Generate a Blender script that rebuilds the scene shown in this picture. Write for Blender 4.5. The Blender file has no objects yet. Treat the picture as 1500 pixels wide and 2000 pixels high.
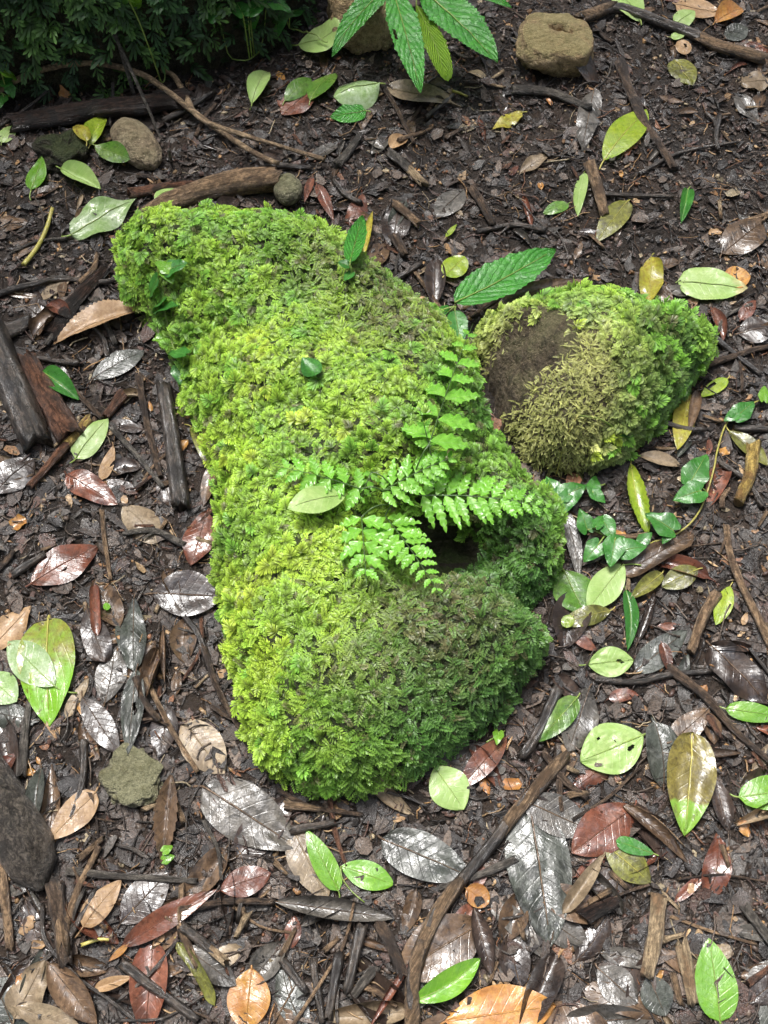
import bpy, math, random
import numpy as np
from math import radians, sin, cos, pi, tan

random.seed(7)
RNG = np.random.default_rng(11)
scene = bpy.context.scene
COL = scene.collection

# ------------------------------------------------------------------ camera
CAM_H, PITCH, VFOV = 1.30, 64.0, 50.0
cam = bpy.data.cameras.new('camera')
cam_o = bpy.data.objects.new('camera', cam)
COL.objects.link(cam_o)
cam_o.location = (0, 0, CAM_H)
cam_o.rotation_euler = (radians(90 - PITCH), 0, 0)
cam.sensor_fit = 'VERTICAL'
cam.angle = radians(VFOV)
cam.clip_start = 0.02
cam.clip_end = 200
scene.camera = cam_o

# ------------------------------------------------------------------ sky + sun (overcast, light from ahead and left)
SUN_EL, SUN_AZ = 66.0, -28.0          # azimuth from +y, negative = towards -x
world = bpy.data.worlds.new('World')
scene.world = world
world.use_nodes = True
wn = world.node_tree.nodes; wl = world.node_tree.links
wn.clear()
sky = wn.new('ShaderNodeTexSky'); sky.sky_type = 'NISHITA'; sky.sun_disc = False
sky.sun_elevation = radians(SUN_EL); sky.sun_rotation = radians(SUN_AZ)
sky.air_density = 1.0; sky.dust_density = 4.0; sky.ozone_density = 1.0
hs = wn.new('ShaderNodeHueSaturation'); hs.inputs['Saturation'].default_value = 0.55
bg = wn.new('ShaderNodeBackground'); bg.inputs['Strength'].default_value = 0.10
wo = wn.new('ShaderNodeOutputWorld')
wl.new(sky.outputs[0], hs.inputs['Color']); wl.new(hs.outputs[0], bg.inputs['Color']); wl.new(bg.outputs[0], wo.inputs[0])
sun = bpy.data.lights.new('sun', 'SUN'); sun.energy = 1.5; sun.angle = radians(20); sun.color = (1.0, 0.985, 0.96)
sun_o = bpy.data.objects.new('sun', sun); COL.objects.link(sun_o)
sun_o.location = (-1, 2, 4)
sun_o.rotation_euler = (radians(90 - SUN_EL), 0, radians(180 - SUN_AZ))
scene.view_settings.view_transform = 'Standard'
scene.view_settings.look = 'None'
scene.view_settings.gamma = 1.0
scene.view_settings.use_curve_mapping = False
scene.view_settings.exposure = 1.9
scene.cycles.max_bounces = 6
scene.cycles.transparent_max_bounces = 4

# ------------------------------------------------------------------ noise (value noise, numpy)
def _h(ix, iy, iz, s):
    n = (ix.astype(np.int64) * 374761393 + iy.astype(np.int64) * 668265263 + iz.astype(np.int64) * 2147483647 + s * 1274126177) & 0xffffffff
    n = ((n ^ (n >> 13)) * 1274126177) & 0xffffffff
    n = ((n ^ (n >> 16)) * 2246822519) & 0xffffffff
    return ((n ^ (n >> 15)) & 0xffff) / 65535.0
def vnoise(x, y, z=0.0, s=0):
    x = np.asarray(x, float); y = np.asarray(y, float); z = np.zeros_like(x) + z
    ix, iy, iz = np.floor(x), np.floor(y), np.floor(z)
    fx, fy, fz = x - ix, y - iy, z - iz
    fx = fx * fx * (3 - 2 * fx); fy = fy * fy * (3 - 2 * fy); fz = fz * fz * (3 - 2 * fz)
    def c(a, b, d): return _h(ix + a, iy + b, iz + d, s)
    l = lambda p, q, t: p + (q - p) * t
    return l(l(l(c(0,0,0), c(1,0,0), fx), l(c(0,1,0), c(1,1,0), fx), fy),
             l(l(c(0,0,1), c(1,0,1), fx), l(c(0,1,1), c(1,1,1), fx), fy), fz) * 2 - 1
def fbm(x, y, z=0.0, o=4, s=0):
    r = 0; a = 1.0; f = 1.0; t = 0
    for i in range(o):
        r = r + a * vnoise(np.asarray(x) * f + 17.3 * i, np.asarray(y) * f - 9.1 * i, np.asarray(z) * f, s + i); t += a
        a *= .5; f *= 2.03
    return r / t

# ------------------------------------------------------------------ height field of ground + everything lying on it
GX0, GY0, ST, NX, NY = -1.25, -0.55, 0.004, 625, 725
gx = GX0 + ST * np.arange(NX); gy = GY0 + ST * np.arange(NY)
GXX, GYY = np.meshgrid(gx, gy)
def ground_h(x, y):
    return 0.022 * fbm(np.asarray(x) * 3.1, np.asarray(y) * 3.1, o=3, s=3) + 0.006 * fbm(np.asarray(x) * 22, np.asarray(y) * 22, o=3, s=9)
HG = ground_h(GXX, GYY)
ROCKMASK = np.zeros_like(HG)          # 1 where a rock / bank stands

def samp(G, x, y):
    fx = np.clip((np.asarray(x, float) - GX0) / ST, 0, NX - 1.001); fy = np.clip((np.asarray(y, float) - GY0) / ST, 0, NY - 1.001)
    ix = fx.astype(int); iy = fy.astype(int); fx = fx - ix; fy = fy - iy
    return (G[iy, ix] * (1 - fx) + G[iy, ix + 1] * fx) * (1 - fy) + (G[iy + 1, ix] * (1 - fx) + G[iy + 1, ix + 1] * fx) * fy
def boxblur(G, r):
    r = int(r)
    if r < 1: return G
    for ax in (0, 1):
        P_ = np.pad(G, [(r + 1, r) if a == ax else (0, 0) for a in (0, 1)], mode='edge')
        c = np.cumsum(P_, axis=ax); n = G.shape[ax]
        G = (np.take(c, range(2 * r + 1, 2 * r + 1 + n), ax) - np.take(c, range(0, n), ax)) / (2 * r + 1)
    return G
def local_h(x, y, rad):
    """blurred height under points x,y (metres); rad = blur radius in metres"""
    m = rad * 2 + .01
    i0 = int(np.clip((x.min() - m - GX0) / ST, 0, NX - 3)); i1 = int(np.clip((x.max() + m - GX0) / ST + 2, i0 + 2, NX))
    j0 = int(np.clip((y.min() - m - GY0) / ST, 0, NY - 3)); j1 = int(np.clip((y.max() + m - GY0) / ST + 2, j0 + 2, NY))
    W = boxblur(boxblur(HG[j0:j1, i0:i1], rad / ST), rad / ST / 2)
    fx = np.clip((x - GX0) / ST - i0, 0, W.shape[1] - 1.001); fy = np.clip((y - GY0) / ST - j0, 0, W.shape[0] - 1.001)
    ix = fx.astype(int); iy = fy.astype(int); fx = fx - ix; fy = fy - iy
    return (W[iy, ix] * (1 - fx) + W[iy, ix + 1] * fx) * (1 - fy) + (W[iy + 1, ix] * (1 - fx) + W[iy + 1, ix + 1] * fx) * fy
def raise_h(x, y, z):
    ix = np.rint((x - GX0) / ST).astype(int); iy = np.rint((y - GY0) / ST).astype(int)
    ok = (ix >= 0) & (ix < NX) & (iy >= 0) & (iy < NY)
    np.maximum.at(HG, (iy[ok], ix[ok]), z[ok])

# pixel of the 1500 x 2000 photograph -> ray -> point at the height of what it touches
T = tan(radians(VFOV / 2)); SP, CP = sin(radians(PITCH)), cos(radians(PITCH))
def ray(px, py):
    X = (px - 750) / 1000 * T; Y = (1000 - py) / 1000 * T
    return np.array([X, Y * SP + CP, Y * CP - SP])
def PZ(px, py, z=0.0):
    d = ray(px, py); t = (z - CAM_H) / d[2]
    return np.array([d[0] * t, d[1] * t, z])
def P(px, py, lift=0.0):
    z = 0.0
    for k in range(8):
        p = PZ(px, py, z); z = .5 * z + .5 * (float(samp(HG, p[0], p[1])) + lift)
    return PZ(px, py, z)
def mpp(px, py):
    p = P(px, py); d = p - np.array([0, 0, CAM_H])
    depth = d[1] * CP - d[2] * SP
    return depth * T / 1000

# ------------------------------------------------------------------ object helpers
def tag(o, label=None, cat=None, group=None, kind=None):
    if label: o['label'] = label
    if cat: o['category'] = cat
    if group: o['group'] = group
    if kind: o['kind'] = kind
    return o
def mesh_obj(name, V, F, mat, parent=None, loc=(0, 0, 0), rz=0.0, uv=None, col=None, smooth=True):
    """V (n,3) array; F list of faces or (m,k) int array"""
    me = bpy.data.meshes.new(name)
    V = np.asarray(V, np.float32)
    if isinstance(F, np.ndarray):
        m, k = F.shape
        me.vertices.add(len(V)); me.vertices.foreach_set('co', V.ravel())
        me.loops.add(m * k); me.loops.foreach_set('vertex_index', F.astype(np.int32).ravel())
        me.polygons.add(m); me.polygons.foreach_set('loop_start', np.arange(0, m * k, k, dtype=np.int32))
        me.update(calc_edges=True)
    else:
        me.from_pydata(V.tolist(), [], [tuple(int(i) for i in f) for f in F])
        me.update()
    if smooth: me.polygons.foreach_set('use_smooth', np.ones(len(me.polygons), bool))
    if uv is not None:
        idx = np.zeros(len(me.loops), np.int32); me.loops.foreach_get('vertex_index', idx)
        l = me.uv_layers.new(name='UVMap'); l.data.foreach_set('uv', np.asarray(uv, np.float32)[idx].ravel())
    if col is not None:
        a = me.color_attributes.new('Col', 'FLOAT_COLOR', 'POINT')
        c = np.ones((len(V), 4), np.float32); c[:, :3] = col
        a.data.foreach_set('color', c.ravel())
    if mat is not None: me.materials.append(mat)
    me.validate()
    o = bpy.data.objects.new(name, me); COL.objects.link(o)
    o.location = loc; o.rotation_euler = (0, 0, rz)
    if parent is not None: o.parent = parent
    return o
def empty(name, loc=(0, 0, 0)):
    o = bpy.data.objects.new(name, None); COL.objects.link(o); o.location = loc; o.empty_display_size = .02
    return o

# ------------------------------------------------------------------ materials
class NT:
    def __init__(s, name):
        s.m = bpy.data.materials.new(name); s.m.use_nodes = True
        s.t = s.m.node_tree; s.t.nodes.clear()
        s.out = s.n('ShaderNodeOutputMaterial')
    def n(s, t, **k):
        x = s.t.nodes.new(t)
        for a, b in k.items(): setattr(x, a, b)
        return x
    def set(s, sock, v):
        if isinstance(v, bpy.types.NodeSocket): s.t.links.new(v, sock)
        elif v is not None:
            if hasattr(sock, 'default_value') and not isinstance(v, (int, float)) and len(v) == 3 and len(sock.default_value) == 4: v = (*v, 1)
            sock.default_value = v
    def math(s, op, a, b=None, c=None, clamp=False):
        x = s.n('ShaderNodeMath', operation=op, use_clamp=clamp); s.set(x.inputs[0], a)
        if b is not None: s.set(x.inputs[1], b)
        if c is not None: s.set(x.inputs[2], c)
        return x.outputs[0]
    def mix(s, f, a, b):
        x = s.n('ShaderNodeMix', data_type='RGBA'); s.set(x.inputs[0], f); s.set(x.inputs[6], a); s.set(x.inputs[7], b)
        return x.outputs[2]
    def ramp(s, v, a, b):       # smoothstep a..b
        x = s.n('ShaderNodeMapRange', interpolation_type='SMOOTHSTEP'); s.set(x.inputs[0], v)
        x.inputs[1].default_value = a; x.inputs[2].default_value = b
        return x.outputs[0]
    def lin(s, v, a, b, c, d):
        x = s.n('ShaderNodeMapRange'); s.set(x.inputs[0], v)
        for i, q in enumerate((a, b, c, d)): x.inputs[i + 1].default_value = q
        return x.outputs[0]
    def noise(s, vec, scale, detail=4, rough=.6, dist=0.0):
        x = s.n('ShaderNodeTexNoise'); s.set(x.inputs['Vector'], vec)
        x.inputs['Scale'].default_value = scale; x.inputs['Detail'].default_value = detail
        x.inputs['Roughness'].default_value = rough; x.inputs['Distortion'].default_value = dist
        return x.outputs[0]
    def objvec(s, jitter=True, scale=None):
        tc = s.n('ShaderNodeTexCoord'); v = tc.outputs['Object']
        if scale:
            mp = s.n('ShaderNodeMapping'); s.set(mp.inputs['Vector'], v); mp.inputs['Scale'].default_value = scale; v = mp.outputs[0]
        if jitter:
            oi = s.n('ShaderNodeObjectInfo'); k = s.math('MULTIPLY', oi.outputs['Random'], 37.0)
            va = s.n('ShaderNodeVectorMath', operation='ADD'); s.set(va.inputs[0], v); s.set(va.inputs[1], k); v = va.outputs[0]
        return v
    def bump(s, h, strength, dist=.001):
        b = s.n('ShaderNodeBump'); b.inputs['Strength'].default_value = strength; b.inputs['Distance'].default_value = dist
        s.set(b.inputs['Height'], h); return b.outputs[0]
    def bsdf(s, col, rough, normal=None, spec=.5, coat=None, coat_rough=.1, transl=0.0, tcol=None):
        p = s.n('ShaderNodeBsdfPrincipled')
        s.set(p.inputs['Base Color'], col); s.set(p.inputs['Roughness'], rough); s.set(p.inputs['Specular IOR Level'], spec)
        if normal is not None: s.set(p.inputs['Normal'], normal)
        if coat is not None:
            s.set(p.inputs['Coat Weight'], coat); p.inputs['Coat Roughness'].default_value = coat_rough
            if normal is not None: s.set(p.inputs['Coat Normal'], normal)
        sh = p.outputs[0]
        if transl > 0:
            tr = s.n('ShaderNodeBsdfTranslucent'); s.set(tr.inputs['Color'], tcol if tcol is not None else col)
            mx = s.n('ShaderNodeMixShader'); mx.inputs[0].default_value = transl
            s.t.links.new(sh, mx.inputs[1]); s.t.links.new(tr.outputs[0], mx.inputs[2]); sh = mx.outputs[0]
        s.t.links.new(sh, s.out.inputs['Surface']); return s.m

def leaf_mat(name, c1, c2, spot, vein, nvein=9, veinamt=.5, rough=(.18, .5), transl=.2, spots=(.62, .70), bumpy=.5, wet=.6, hv=.25, blotch=28.0, slant=.30, bulge=0.0, stain=0.0, bd=.0012, cr=.06, tip=None):
    t = NT(name)
    uvn = t.n('ShaderNodeUVMap'); uvn.uv_map = 'UVMap'
    sx = t.n('ShaderNodeSeparateXYZ'); t.set(sx.inputs[0], uvn.outputs[0])
    u, v = sx.outputs[0], sx.outputs[1]
    av = t.math('MULTIPLY', t.math('ABSOLUTE', t.math('SUBTRACT', v, .5)), 2.0)
    vec = t.objvec()
    nz = t.noise(vec, blotch, 5, .62, .3)
    nf = t.noise(vec, 190.0, 4, .65)
    col = t.mix(t.ramp(nz, .40, .62), c1, c2)
    col = t.mix(t.lin(nf, .38, .62, 0.0, .6), col, spot)
    n3 = t.noise(vec, 420.0, 3, .7)
    if stain: col = t.mix(t.math('MULTIPLY', t.ramp(t.noise(vec, 34.0, 6, .7, .8), .48, .60), stain), col, tuple(x * .8 for x in spot))
    sp = t.ramp(t.noise(vec, 95.0, 5, .7), spots[0], spots[1])
    col = t.mix(sp, col, spot)
    if tip: col = t.mix(t.ramp(t.math('ADD', u, t.lin(nz, .3, .7, -.15, .15)), tip[1], tip[2]), col, t.mix(sp, tip[0], spot))
    mid = t.math('SUBTRACT', 1.0, t.ramp(av, .012, .05))
    s_ = t.math('ABSOLUTE', t.math('SUBTRACT', t.math('FRACT', t.math('MULTIPLY', t.math('SUBTRACT', u, t.math('MULTIPLY', av, slant * .6)), float(nvein))), .5))
    side = t.math('MULTIPLY', t.math('SUBTRACT', 1.0, t.ramp(s_, .0, .09)), t.math('SUBTRACT', 1.0, t.math('MULTIPLY', av, .5)))
    vn = t.math('MAXIMUM', mid, t.math('MULTIPLY', side, .55))
    col = t.mix(t.math('MULTIPLY', vn, veinamt), col, vein)
    oi = t.n('ShaderNodeObjectInfo')
    hsv = t.n('ShaderNodeHueSaturation'); t.set(hsv.inputs['Color'], col)
    t.set(hsv.inputs['Value'], t.lin(oi.outputs['Random'], 0, 1, 1 - hv, 1 + hv))
    col = hsv.outputs[0]
    h = t.math('ADD', t.math('MULTIPLY', vn, -.6), t.math('ADD', t.math('ADD', t.math('MULTIPLY', nf, .55), t.math('MULTIPLY', n3, .22)), t.math('MULTIPLY', nz, 3.0)))
    if bulge: h = t.math('ADD', h, t.math('MULTIPLY', t.ramp(s_, 0.0, .45), bulge))
    nb = t.bump(h, bumpy, bd)
    rg = t.lin(t.noise(vec, 45.0, 5, .6), .32, .68, rough[0], rough[1])
    wm = t.math('MULTIPLY', t.ramp(t.noise(vec, 60.0, 5, .65, .5), .46, .56), wet)
    return t.bsdf(col, rg, nb, .5, coat=wm, coat_rough=cr, transl=transl)

def bark_mat(name, c1, c2, c3, stretch=(14, 60, 60), rough=(.3, .7), bumpy=.8, wet=.3, speck=None):
    t = NT(name); vec = t.objvec(scale=stretch); ve2 = t.objvec()
    a = t.noise(vec, 3.0, 6, .75, .6); b = t.noise(ve2, 170.0, 5, .75); c = t.noise(ve2, 24.0, 4, .6)
    col = t.mix(t.ramp(a, .42, .58), tuple(x * .6 for x in c1), tuple(x * 1.2 for x in c2))
    col = t.mix(t.ramp(c, .52, .62), col, c3)
    col = t.mix(t.lin(b, .42, .62, 0, .75), col, tuple(x * .25 for x in c1))
    col = t.mix(t.math('SUBTRACT', 1.0, t.ramp(a, .30, .40)), col, tuple(x * .2 for x in c3))
    if speck: col = t.mix(t.ramp(b, .66, .74), col, speck)
    nb = t.bump(t.math('ADD', t.math('MULTIPLY', a, 2.2), b), bumpy, .006)
    rg = t.lin(c, .3, .7, rough[0], rough[1])
    return t.bsdf(col, rg, nb, .5, coat=t.math('MULTIPLY', t.ramp(t.noise(ve2, 50.0, 4, .6), .45, .6), wet), coat_rough=.1)

def stone_mat(name, c1, c2, c3, moss, mossamt=.5, bumpy=.9):
    t = NT(name); vec = t.objvec()
    a = t.noise(vec, 22.0, 6, .65, .3); b = t.noise(vec, 120.0, 6, .7); c = t.noise(vec, 55.0, 5, .7)
    col = t.mix(t.ramp(a, .4, .6), c1, c2)
    col = t.mix(t.ramp(c, .5, .68), col, c3)
    col = t.mix(t.lin(b, .42, .64, 0, .8), col, tuple(x * .3 for x in c1))
    col = t.mix(t.ramp(t.noise(vec, 260.0, 4, .7), .60, .68), col, tuple(min(1, x * 1.5) for x in c2))
    g = t.n('ShaderNodeNewGeometry'); sx = t.n('ShaderNodeSeparateXYZ'); t.set(sx.inputs[0], g.outputs['Normal'])
    mm = t.math('MULTIPLY', t.ramp(t.math('ADD', sx.outputs[2], t.lin(a, .3, .7, -.5, .5)), .4, 1.0), mossamt)
    col = t.mix(mm, col, moss)
    nb = t.bump(t.math('ADD', t.math('MULTIPLY', c, 2.0), b), 1.0, .010)
    return t.bsdf(col, t.lin(b, .3, .7, .4, .75), nb, .4)

def vcol_mat(name, rough=(.25, .65), transl=0.0, bumpy=.5, wet=.3, nscale=160.0, amt=.35):
    t = NT(name)
    at = t.n('ShaderNodeAttribute'); at.attribute_name = 'Col'
    vec = t.objvec(False); nf = t.noise(vec, nscale, 4, .65); n2 = t.noise(vec, 40.0, 4, .6)
    hsv = t.n('ShaderNodeHueSaturation'); t.set(hsv.inputs['Color'], at.outputs['Color'])
    t.set(hsv.inputs['Value'], t.lin(nf, .3, .7, 1 - amt, 1 + amt))
    nb = t.bump(nf, bumpy, .002) if bumpy else None
    return t.bsdf(hsv.outputs[0], t.lin(n2, .3, .7, rough[0], rough[1]), nb, .5, coat=(t.math('MULTIPLY', t.ramp(n2, .46, .6), wet) if wet else None), coat_rough=.08, transl=transl)

def lm(*a, **k): return leaf_mat(*a, **k)
M = {}
M['fresh'] = lm('leaf_fresh_green', (.15, .36, .03), (.21, .44, .04), (.12, .29, .025), (.33, .54, .11), veinamt=.75, transl=.28, spots=(.74, .78), wet=.5, rough=(.18, .4), hv=.1)
M['pale'] = lm('leaf_pale_green', (.33, .50, .14), (.42, .56, .20), (.29, .44, .12), (.52, .62, .28), veinamt=.8, transl=.2, spots=(.73, .77), wet=.35, rough=(.3, .55), hv=.1)
M['whitish'] = lm('leaf_whitish_green', (.42, .52, .32), (.28, .42, .15), (.16, .27, .07), (.50, .60, .34), veinamt=.6, transl=.12, wet=.7, hv=.1)
M['ygreen'] = lm('leaf_yellow_green', (.28, .42, .03), (.36, .46, .04), (.14, .22, .02), (.42, .48, .08), veinamt=.6, transl=.25, spots=(.66, .72), wet=.6, hv=.12)
M['yellow'] = lm('leaf_yellow', (.50, .46, .06), (.40, .40, .05), (.22, .13, .03), (.48, .44, .10), veinamt=.5, transl=.2, spots=(.60, .68), wet=.6, hv=.12)
M['dgreen'] = lm('leaf_dark_green', (.045, .19, .028), (.065, .25, .035), (.03, .12, .02), (.14, .34, .08), veinamt=.5, transl=.18, spots=(.74, .78), wet=.5, rough=(.25, .45), hv=.12)
M['mgreen'] = lm('leaf_mottled_green', (.10, .24, .03), (.17, .29, .05), (.05, .10, .02), (.22, .34, .08), veinamt=.5, transl=.15, spots=(.58, .68), wet=.7, hv=.12)
M['olive'] = lm('leaf_olive', (.16, .17, .03), (.22, .22, .05), (.06, .055, .02), (.26, .26, .08), veinamt=.4, transl=.1, spots=(.56, .66), wet=.6, hv=.15, stain=.6)
M['olivetip'] = lm('leaf_olive_green_tip', (.22, .18, .045), (.27, .23, .06), (.09, .07, .025), (.26, .24, .08), veinamt=.4, transl=.1, spots=(.58, .68), wet=.7, hv=.02, stain=.6, tip=((.20, .36, .05), .66, .80))
M['paletip'] = lm('leaf_pale_brown_tip', (.33, .50, .14), (.42, .56, .20), (.29, .44, .12), (.52, .62, .28), veinamt=.8, transl=.2, spots=(.73, .77), wet=.35, rough=(.3, .55), hv=.05, tip=((.52, .46, .22), .72, .95))
M['twotone'] = lm('leaf_two_tone', (.30, .30, .05), (.24, .38, .04), (.14, .11, .02), (.44, .46, .12), nvein=4, slant=1.2, veinamt=.5, transl=.2, spots=(.60, .68), wet=.9, hv=.05, tip=((.20, .44, .03), .35, .7))
M['brown'] = lm('leaf_brown', (.13, .080, .046), (.19, .12, .07), (.050, .032, .022), (.22, .15, .09), veinamt=.5, transl=.05, wet=.6, hv=.3, stain=.8)
M['dark'] = lm('leaf_dark_wet', (.040, .027, .021), (.070, .046, .034), (.018, .013, .012), (.10, .07, .05), veinamt=.35, transl=.0, wet=1.0, rough=(.2, .5), hv=.3, stain=.7)
M['grey'] = lm('leaf_grey_wet', (.095, .086, .075), (.15, .135, .115), (.040, .036, .030), (.10, .085, .065), veinamt=.3, transl=.0, wet=.85, rough=(.2, .55), hv=.25, stain=.85, bd=.002)
M['greydark'] = lm('leaf_greygreen_wet', (.060, .068, .055), (.11, .115, .10), (.025, .027, .022), (.13, .13, .11), veinamt=.25, transl=.0, wet=.8, rough=(.2, .55), hv=.15, stain=.85, bd=.002)
M['tan'] = lm('leaf_tan', (.38, .245, .125), (.46, .30, .16), (.22, .125, .06), (.52, .38, .22), veinamt=.4, transl=.06, wet=.3, rough=(.3, .6), hv=.15, stain=.35)
M['drytan'] = lm('leaf_dry_tan', (.27, .20, .125), (.36, .28, .18), (.12, .085, .05), (.34, .27, .17), veinamt=.5, transl=.04, wet=.2, rough=(.35, .65), hv=.2, stain=.6)
M['red'] = lm('leaf_red_brown', (.16, .052, .030), (.22, .085, .05), (.07, .030, .020), (.24, .13, .08), veinamt=.5, transl=.04, wet=.95, rough=(.18, .45), hv=.25, stain=.7)
M['orange'] = lm('leaf_orange', (.48, .25, .06), (.40, .17, .05), (.22, .10, .035), (.50, .32, .12), veinamt=.5, transl=.08, wet=.7, hv=.2)
M['fern'] = lm('fern_green', (.20, .50, .05), (.27, .58, .07), (.14, .38, .035), (.29, .56, .11), nvein=7, veinamt=.5, transl=.3, spots=(.76, .8), wet=.75, rough=(.16, .4), blotch=45.0, hv=.1)
M['serrate'] = lm('leaf_serrate_green', (.055, .28, .03), (.08, .35, .04), (.035, .18, .02), (.20, .45, .10), nvein=9, veinamt=.16, transl=.22, spots=(.78, .82), wet=.9, rough=(.2, .45), bumpy=1.0, hv=.1, slant=.5, bulge=.22, bd=.0028, cr=.12)
M['newleaf'] = lm('leaf_new_growth', (.24, .46, .03), (.30, .52, .04), (.17, .35, .02), (.36, .55, .08), nvein=13, veinamt=.35, transl=.28, spots=(.78, .82), wet=.5, rough=(.3, .5), bumpy=.9, hv=.05, slant=.6, bulge=1.6, bd=.002)
M['stalk'] = leaf_mat('stalk_green', (.22, .34, .06), (.30, .38, .10), (.16, .22, .05), (.3, .4, .1), veinamt=0, transl=.1, wet=.4)
M['stalky'] = leaf_mat('stalk_yellow', (.48, .46, .10), (.54, .48, .14), (.32, .26, .07), (.5, .5, .2), veinamt=0, transl=.08, wet=.4)
M['rachis'] = leaf_mat('fern_stalk', (.06, .13, .03), (.09, .18, .04), (.05, .06, .03), (.1, .2, .1), veinamt=0, transl=0, wet=.4)
M['bark'] = bark_mat('bark_brown', (.085, .055, .038), (.15, .10, .065), (.045, .032, .025))
M['barkdark'] = bark_mat('bark_dark_wet', (.045, .037, .031), (.085, .068, .055), (.024, .020, .018), wet=.9, rough=(.2, .5), bumpy=.45)
M['barkred'] = bark_mat('bark_red_brown', (.13, .060, .036), (.20, .095, .055), (.06, .035, .025))
M['barktan'] = bark_mat('bark_tan', (.26, .165, .095), (.36, .24, .14), (.12, .075, .045))
M['barkpale'] = bark_mat('bark_pale_tan', (.36, .25, .15), (.46, .33, .20), (.20, .13, .08))
M['barkyellow'] = bark_mat('bark_yellow', (.46, .30, .07), (.52, .37, .11), (.25, .14, .045))
M['barkgrey'] = bark_mat('bark_grey', (.11, .095, .080), (.17, .15, .125), (.055, .047, .04), wet=.6)
M['wood'] = bark_mat('bare_wood', (.46, .33, .19), (.56, .42, .26), (.28, .17, .09), stretch=(8, 120, 120), wet=.15, rough=(.4, .7))
M['woodbrown'] = bark_mat('worn_wood', (.25, .165, .095), (.33, .22, .13), (.13, .08, .045), stretch=(8, 120, 120), wet=.2)
M['root'] = bark_mat('root_bark', (.085, .070, .058), (.15, .125, .10), (.05, .042, .035), stretch=(30, 50, 50), bumpy=1.0, wet=.8, speck=(.20, .16, .11))
M['rotten'] = bark_mat('rotten_wood', (.035, .022, .017), (.075, .042, .030), (.020, .015, .012), stretch=(8, 90, 90), bumpy=1.0, wet=.7)
M['ochre'] = stone_mat('stone_ochre', (.44, .31, .16), (.55, .41, .23), (.26, .17, .08), (.30, .27, .11), .6)
M['stonebrown'] = stone_mat('stone_brown', (.36, .28, .18), (.46, .37, .25), (.20, .15, .09), (.33, .29, .15), .35)
M['stonegreen'] = stone_mat('stone_green_grey', (.25, .23, .15), (.34, .32, .22), (.14, .12, .07), (.26, .26, .12), .4)
M['rock'] = stone_mat('moss_rock', (.10, .075, .047), (.20, .155, .10), (.035, .027, .018), (.14, .14, .06), .5)
M['rockdark'] = stone_mat('moss_bed', (.040, .034, .020), (.065, .055, .030), (.020, .018, .012), (.045, .07, .02), .6)
M['litter'] = vcol_mat('litter_scraps', wet=.9, rough=(.2, .6), bumpy=1.0, nscale=330, amt=.65)
M['crumb'] = vcol_mat('soil_crumbs', wet=.5, rough=(.3, .75), nscale=220)
M['moss'] = vcol_mat('moss_fronds', transl=.30, bumpy=0, wet=.15, rough=(.35, .6), nscale=60, amt=.22)

def soil():
    t = NT('forest_soil'); tc = t.n('ShaderNodeTexCoord'); vec = tc.outputs['Object']
    a = t.noise(vec, 9.0, 6, .65, .4); b = t.noise(vec, 150.0, 6, .7); c = t.noise(vec, 45.0, 6, .7)
    col = t.mix(t.ramp(a, .4, .62), (.024, .018, .014), (.042, .029, .021))
    col = t.mix(t.ramp(c, .52, .68), col, (.016, .011, .009))
    col = t.mix(t.ramp(b, .60, .72), col, (.12, .075, .045))
    nb = t.bump(t.math('ADD', t.math('MULTIPLY', c, 1.6), b), 1.0, .006)
    return t.bsdf(col, t.lin(c, .3, .7, .22, .7), nb, .5, coat=t.math('MULTIPLY', t.ramp(c, .5, .62), .5), coat_rough=.12)
M['soil'] = soil()

# ------------------------------------------------------------------ builders
def halfw(shape, u):
    u = np.clip(u, 0, 1)
    if shape == 'ell': w = np.sin(pi * u) ** .75
    elif shape == 'ov': w = (u ** .55) * ((1 - u) ** .85) / .5075
    elif shape == 'obov': w = ((1 - u) ** .5) * (u ** .85) / .527
    elif shape == 'lan': w = (u ** .7) * ((1 - u) ** 1.0) / .406
    elif shape == 'round': w = np.sin(pi * u) ** .5
    elif shape == 'cord': w = np.where(u < .25, .80 + .2 * np.sin(pi * u / .5), ((1 - u) / .75) ** .75)
    elif shape == 'acu': w = np.where(u < .8, (np.clip(u, 0, 1) ** .55) * (np.clip(1 - u / .93, 0.001, 1) ** .7) / .56, 0.0); w = np.maximum(w, .10 * np.clip((1 - u) / .2, 0, 1) ** .6)
    elif shape == 'strip': w = np.clip(np.minimum(u * 9, (1 - u) * 7), 0, 1) ** .6
    else: raise ValueError(shape)
    return np.maximum(w, 0.0)

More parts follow.
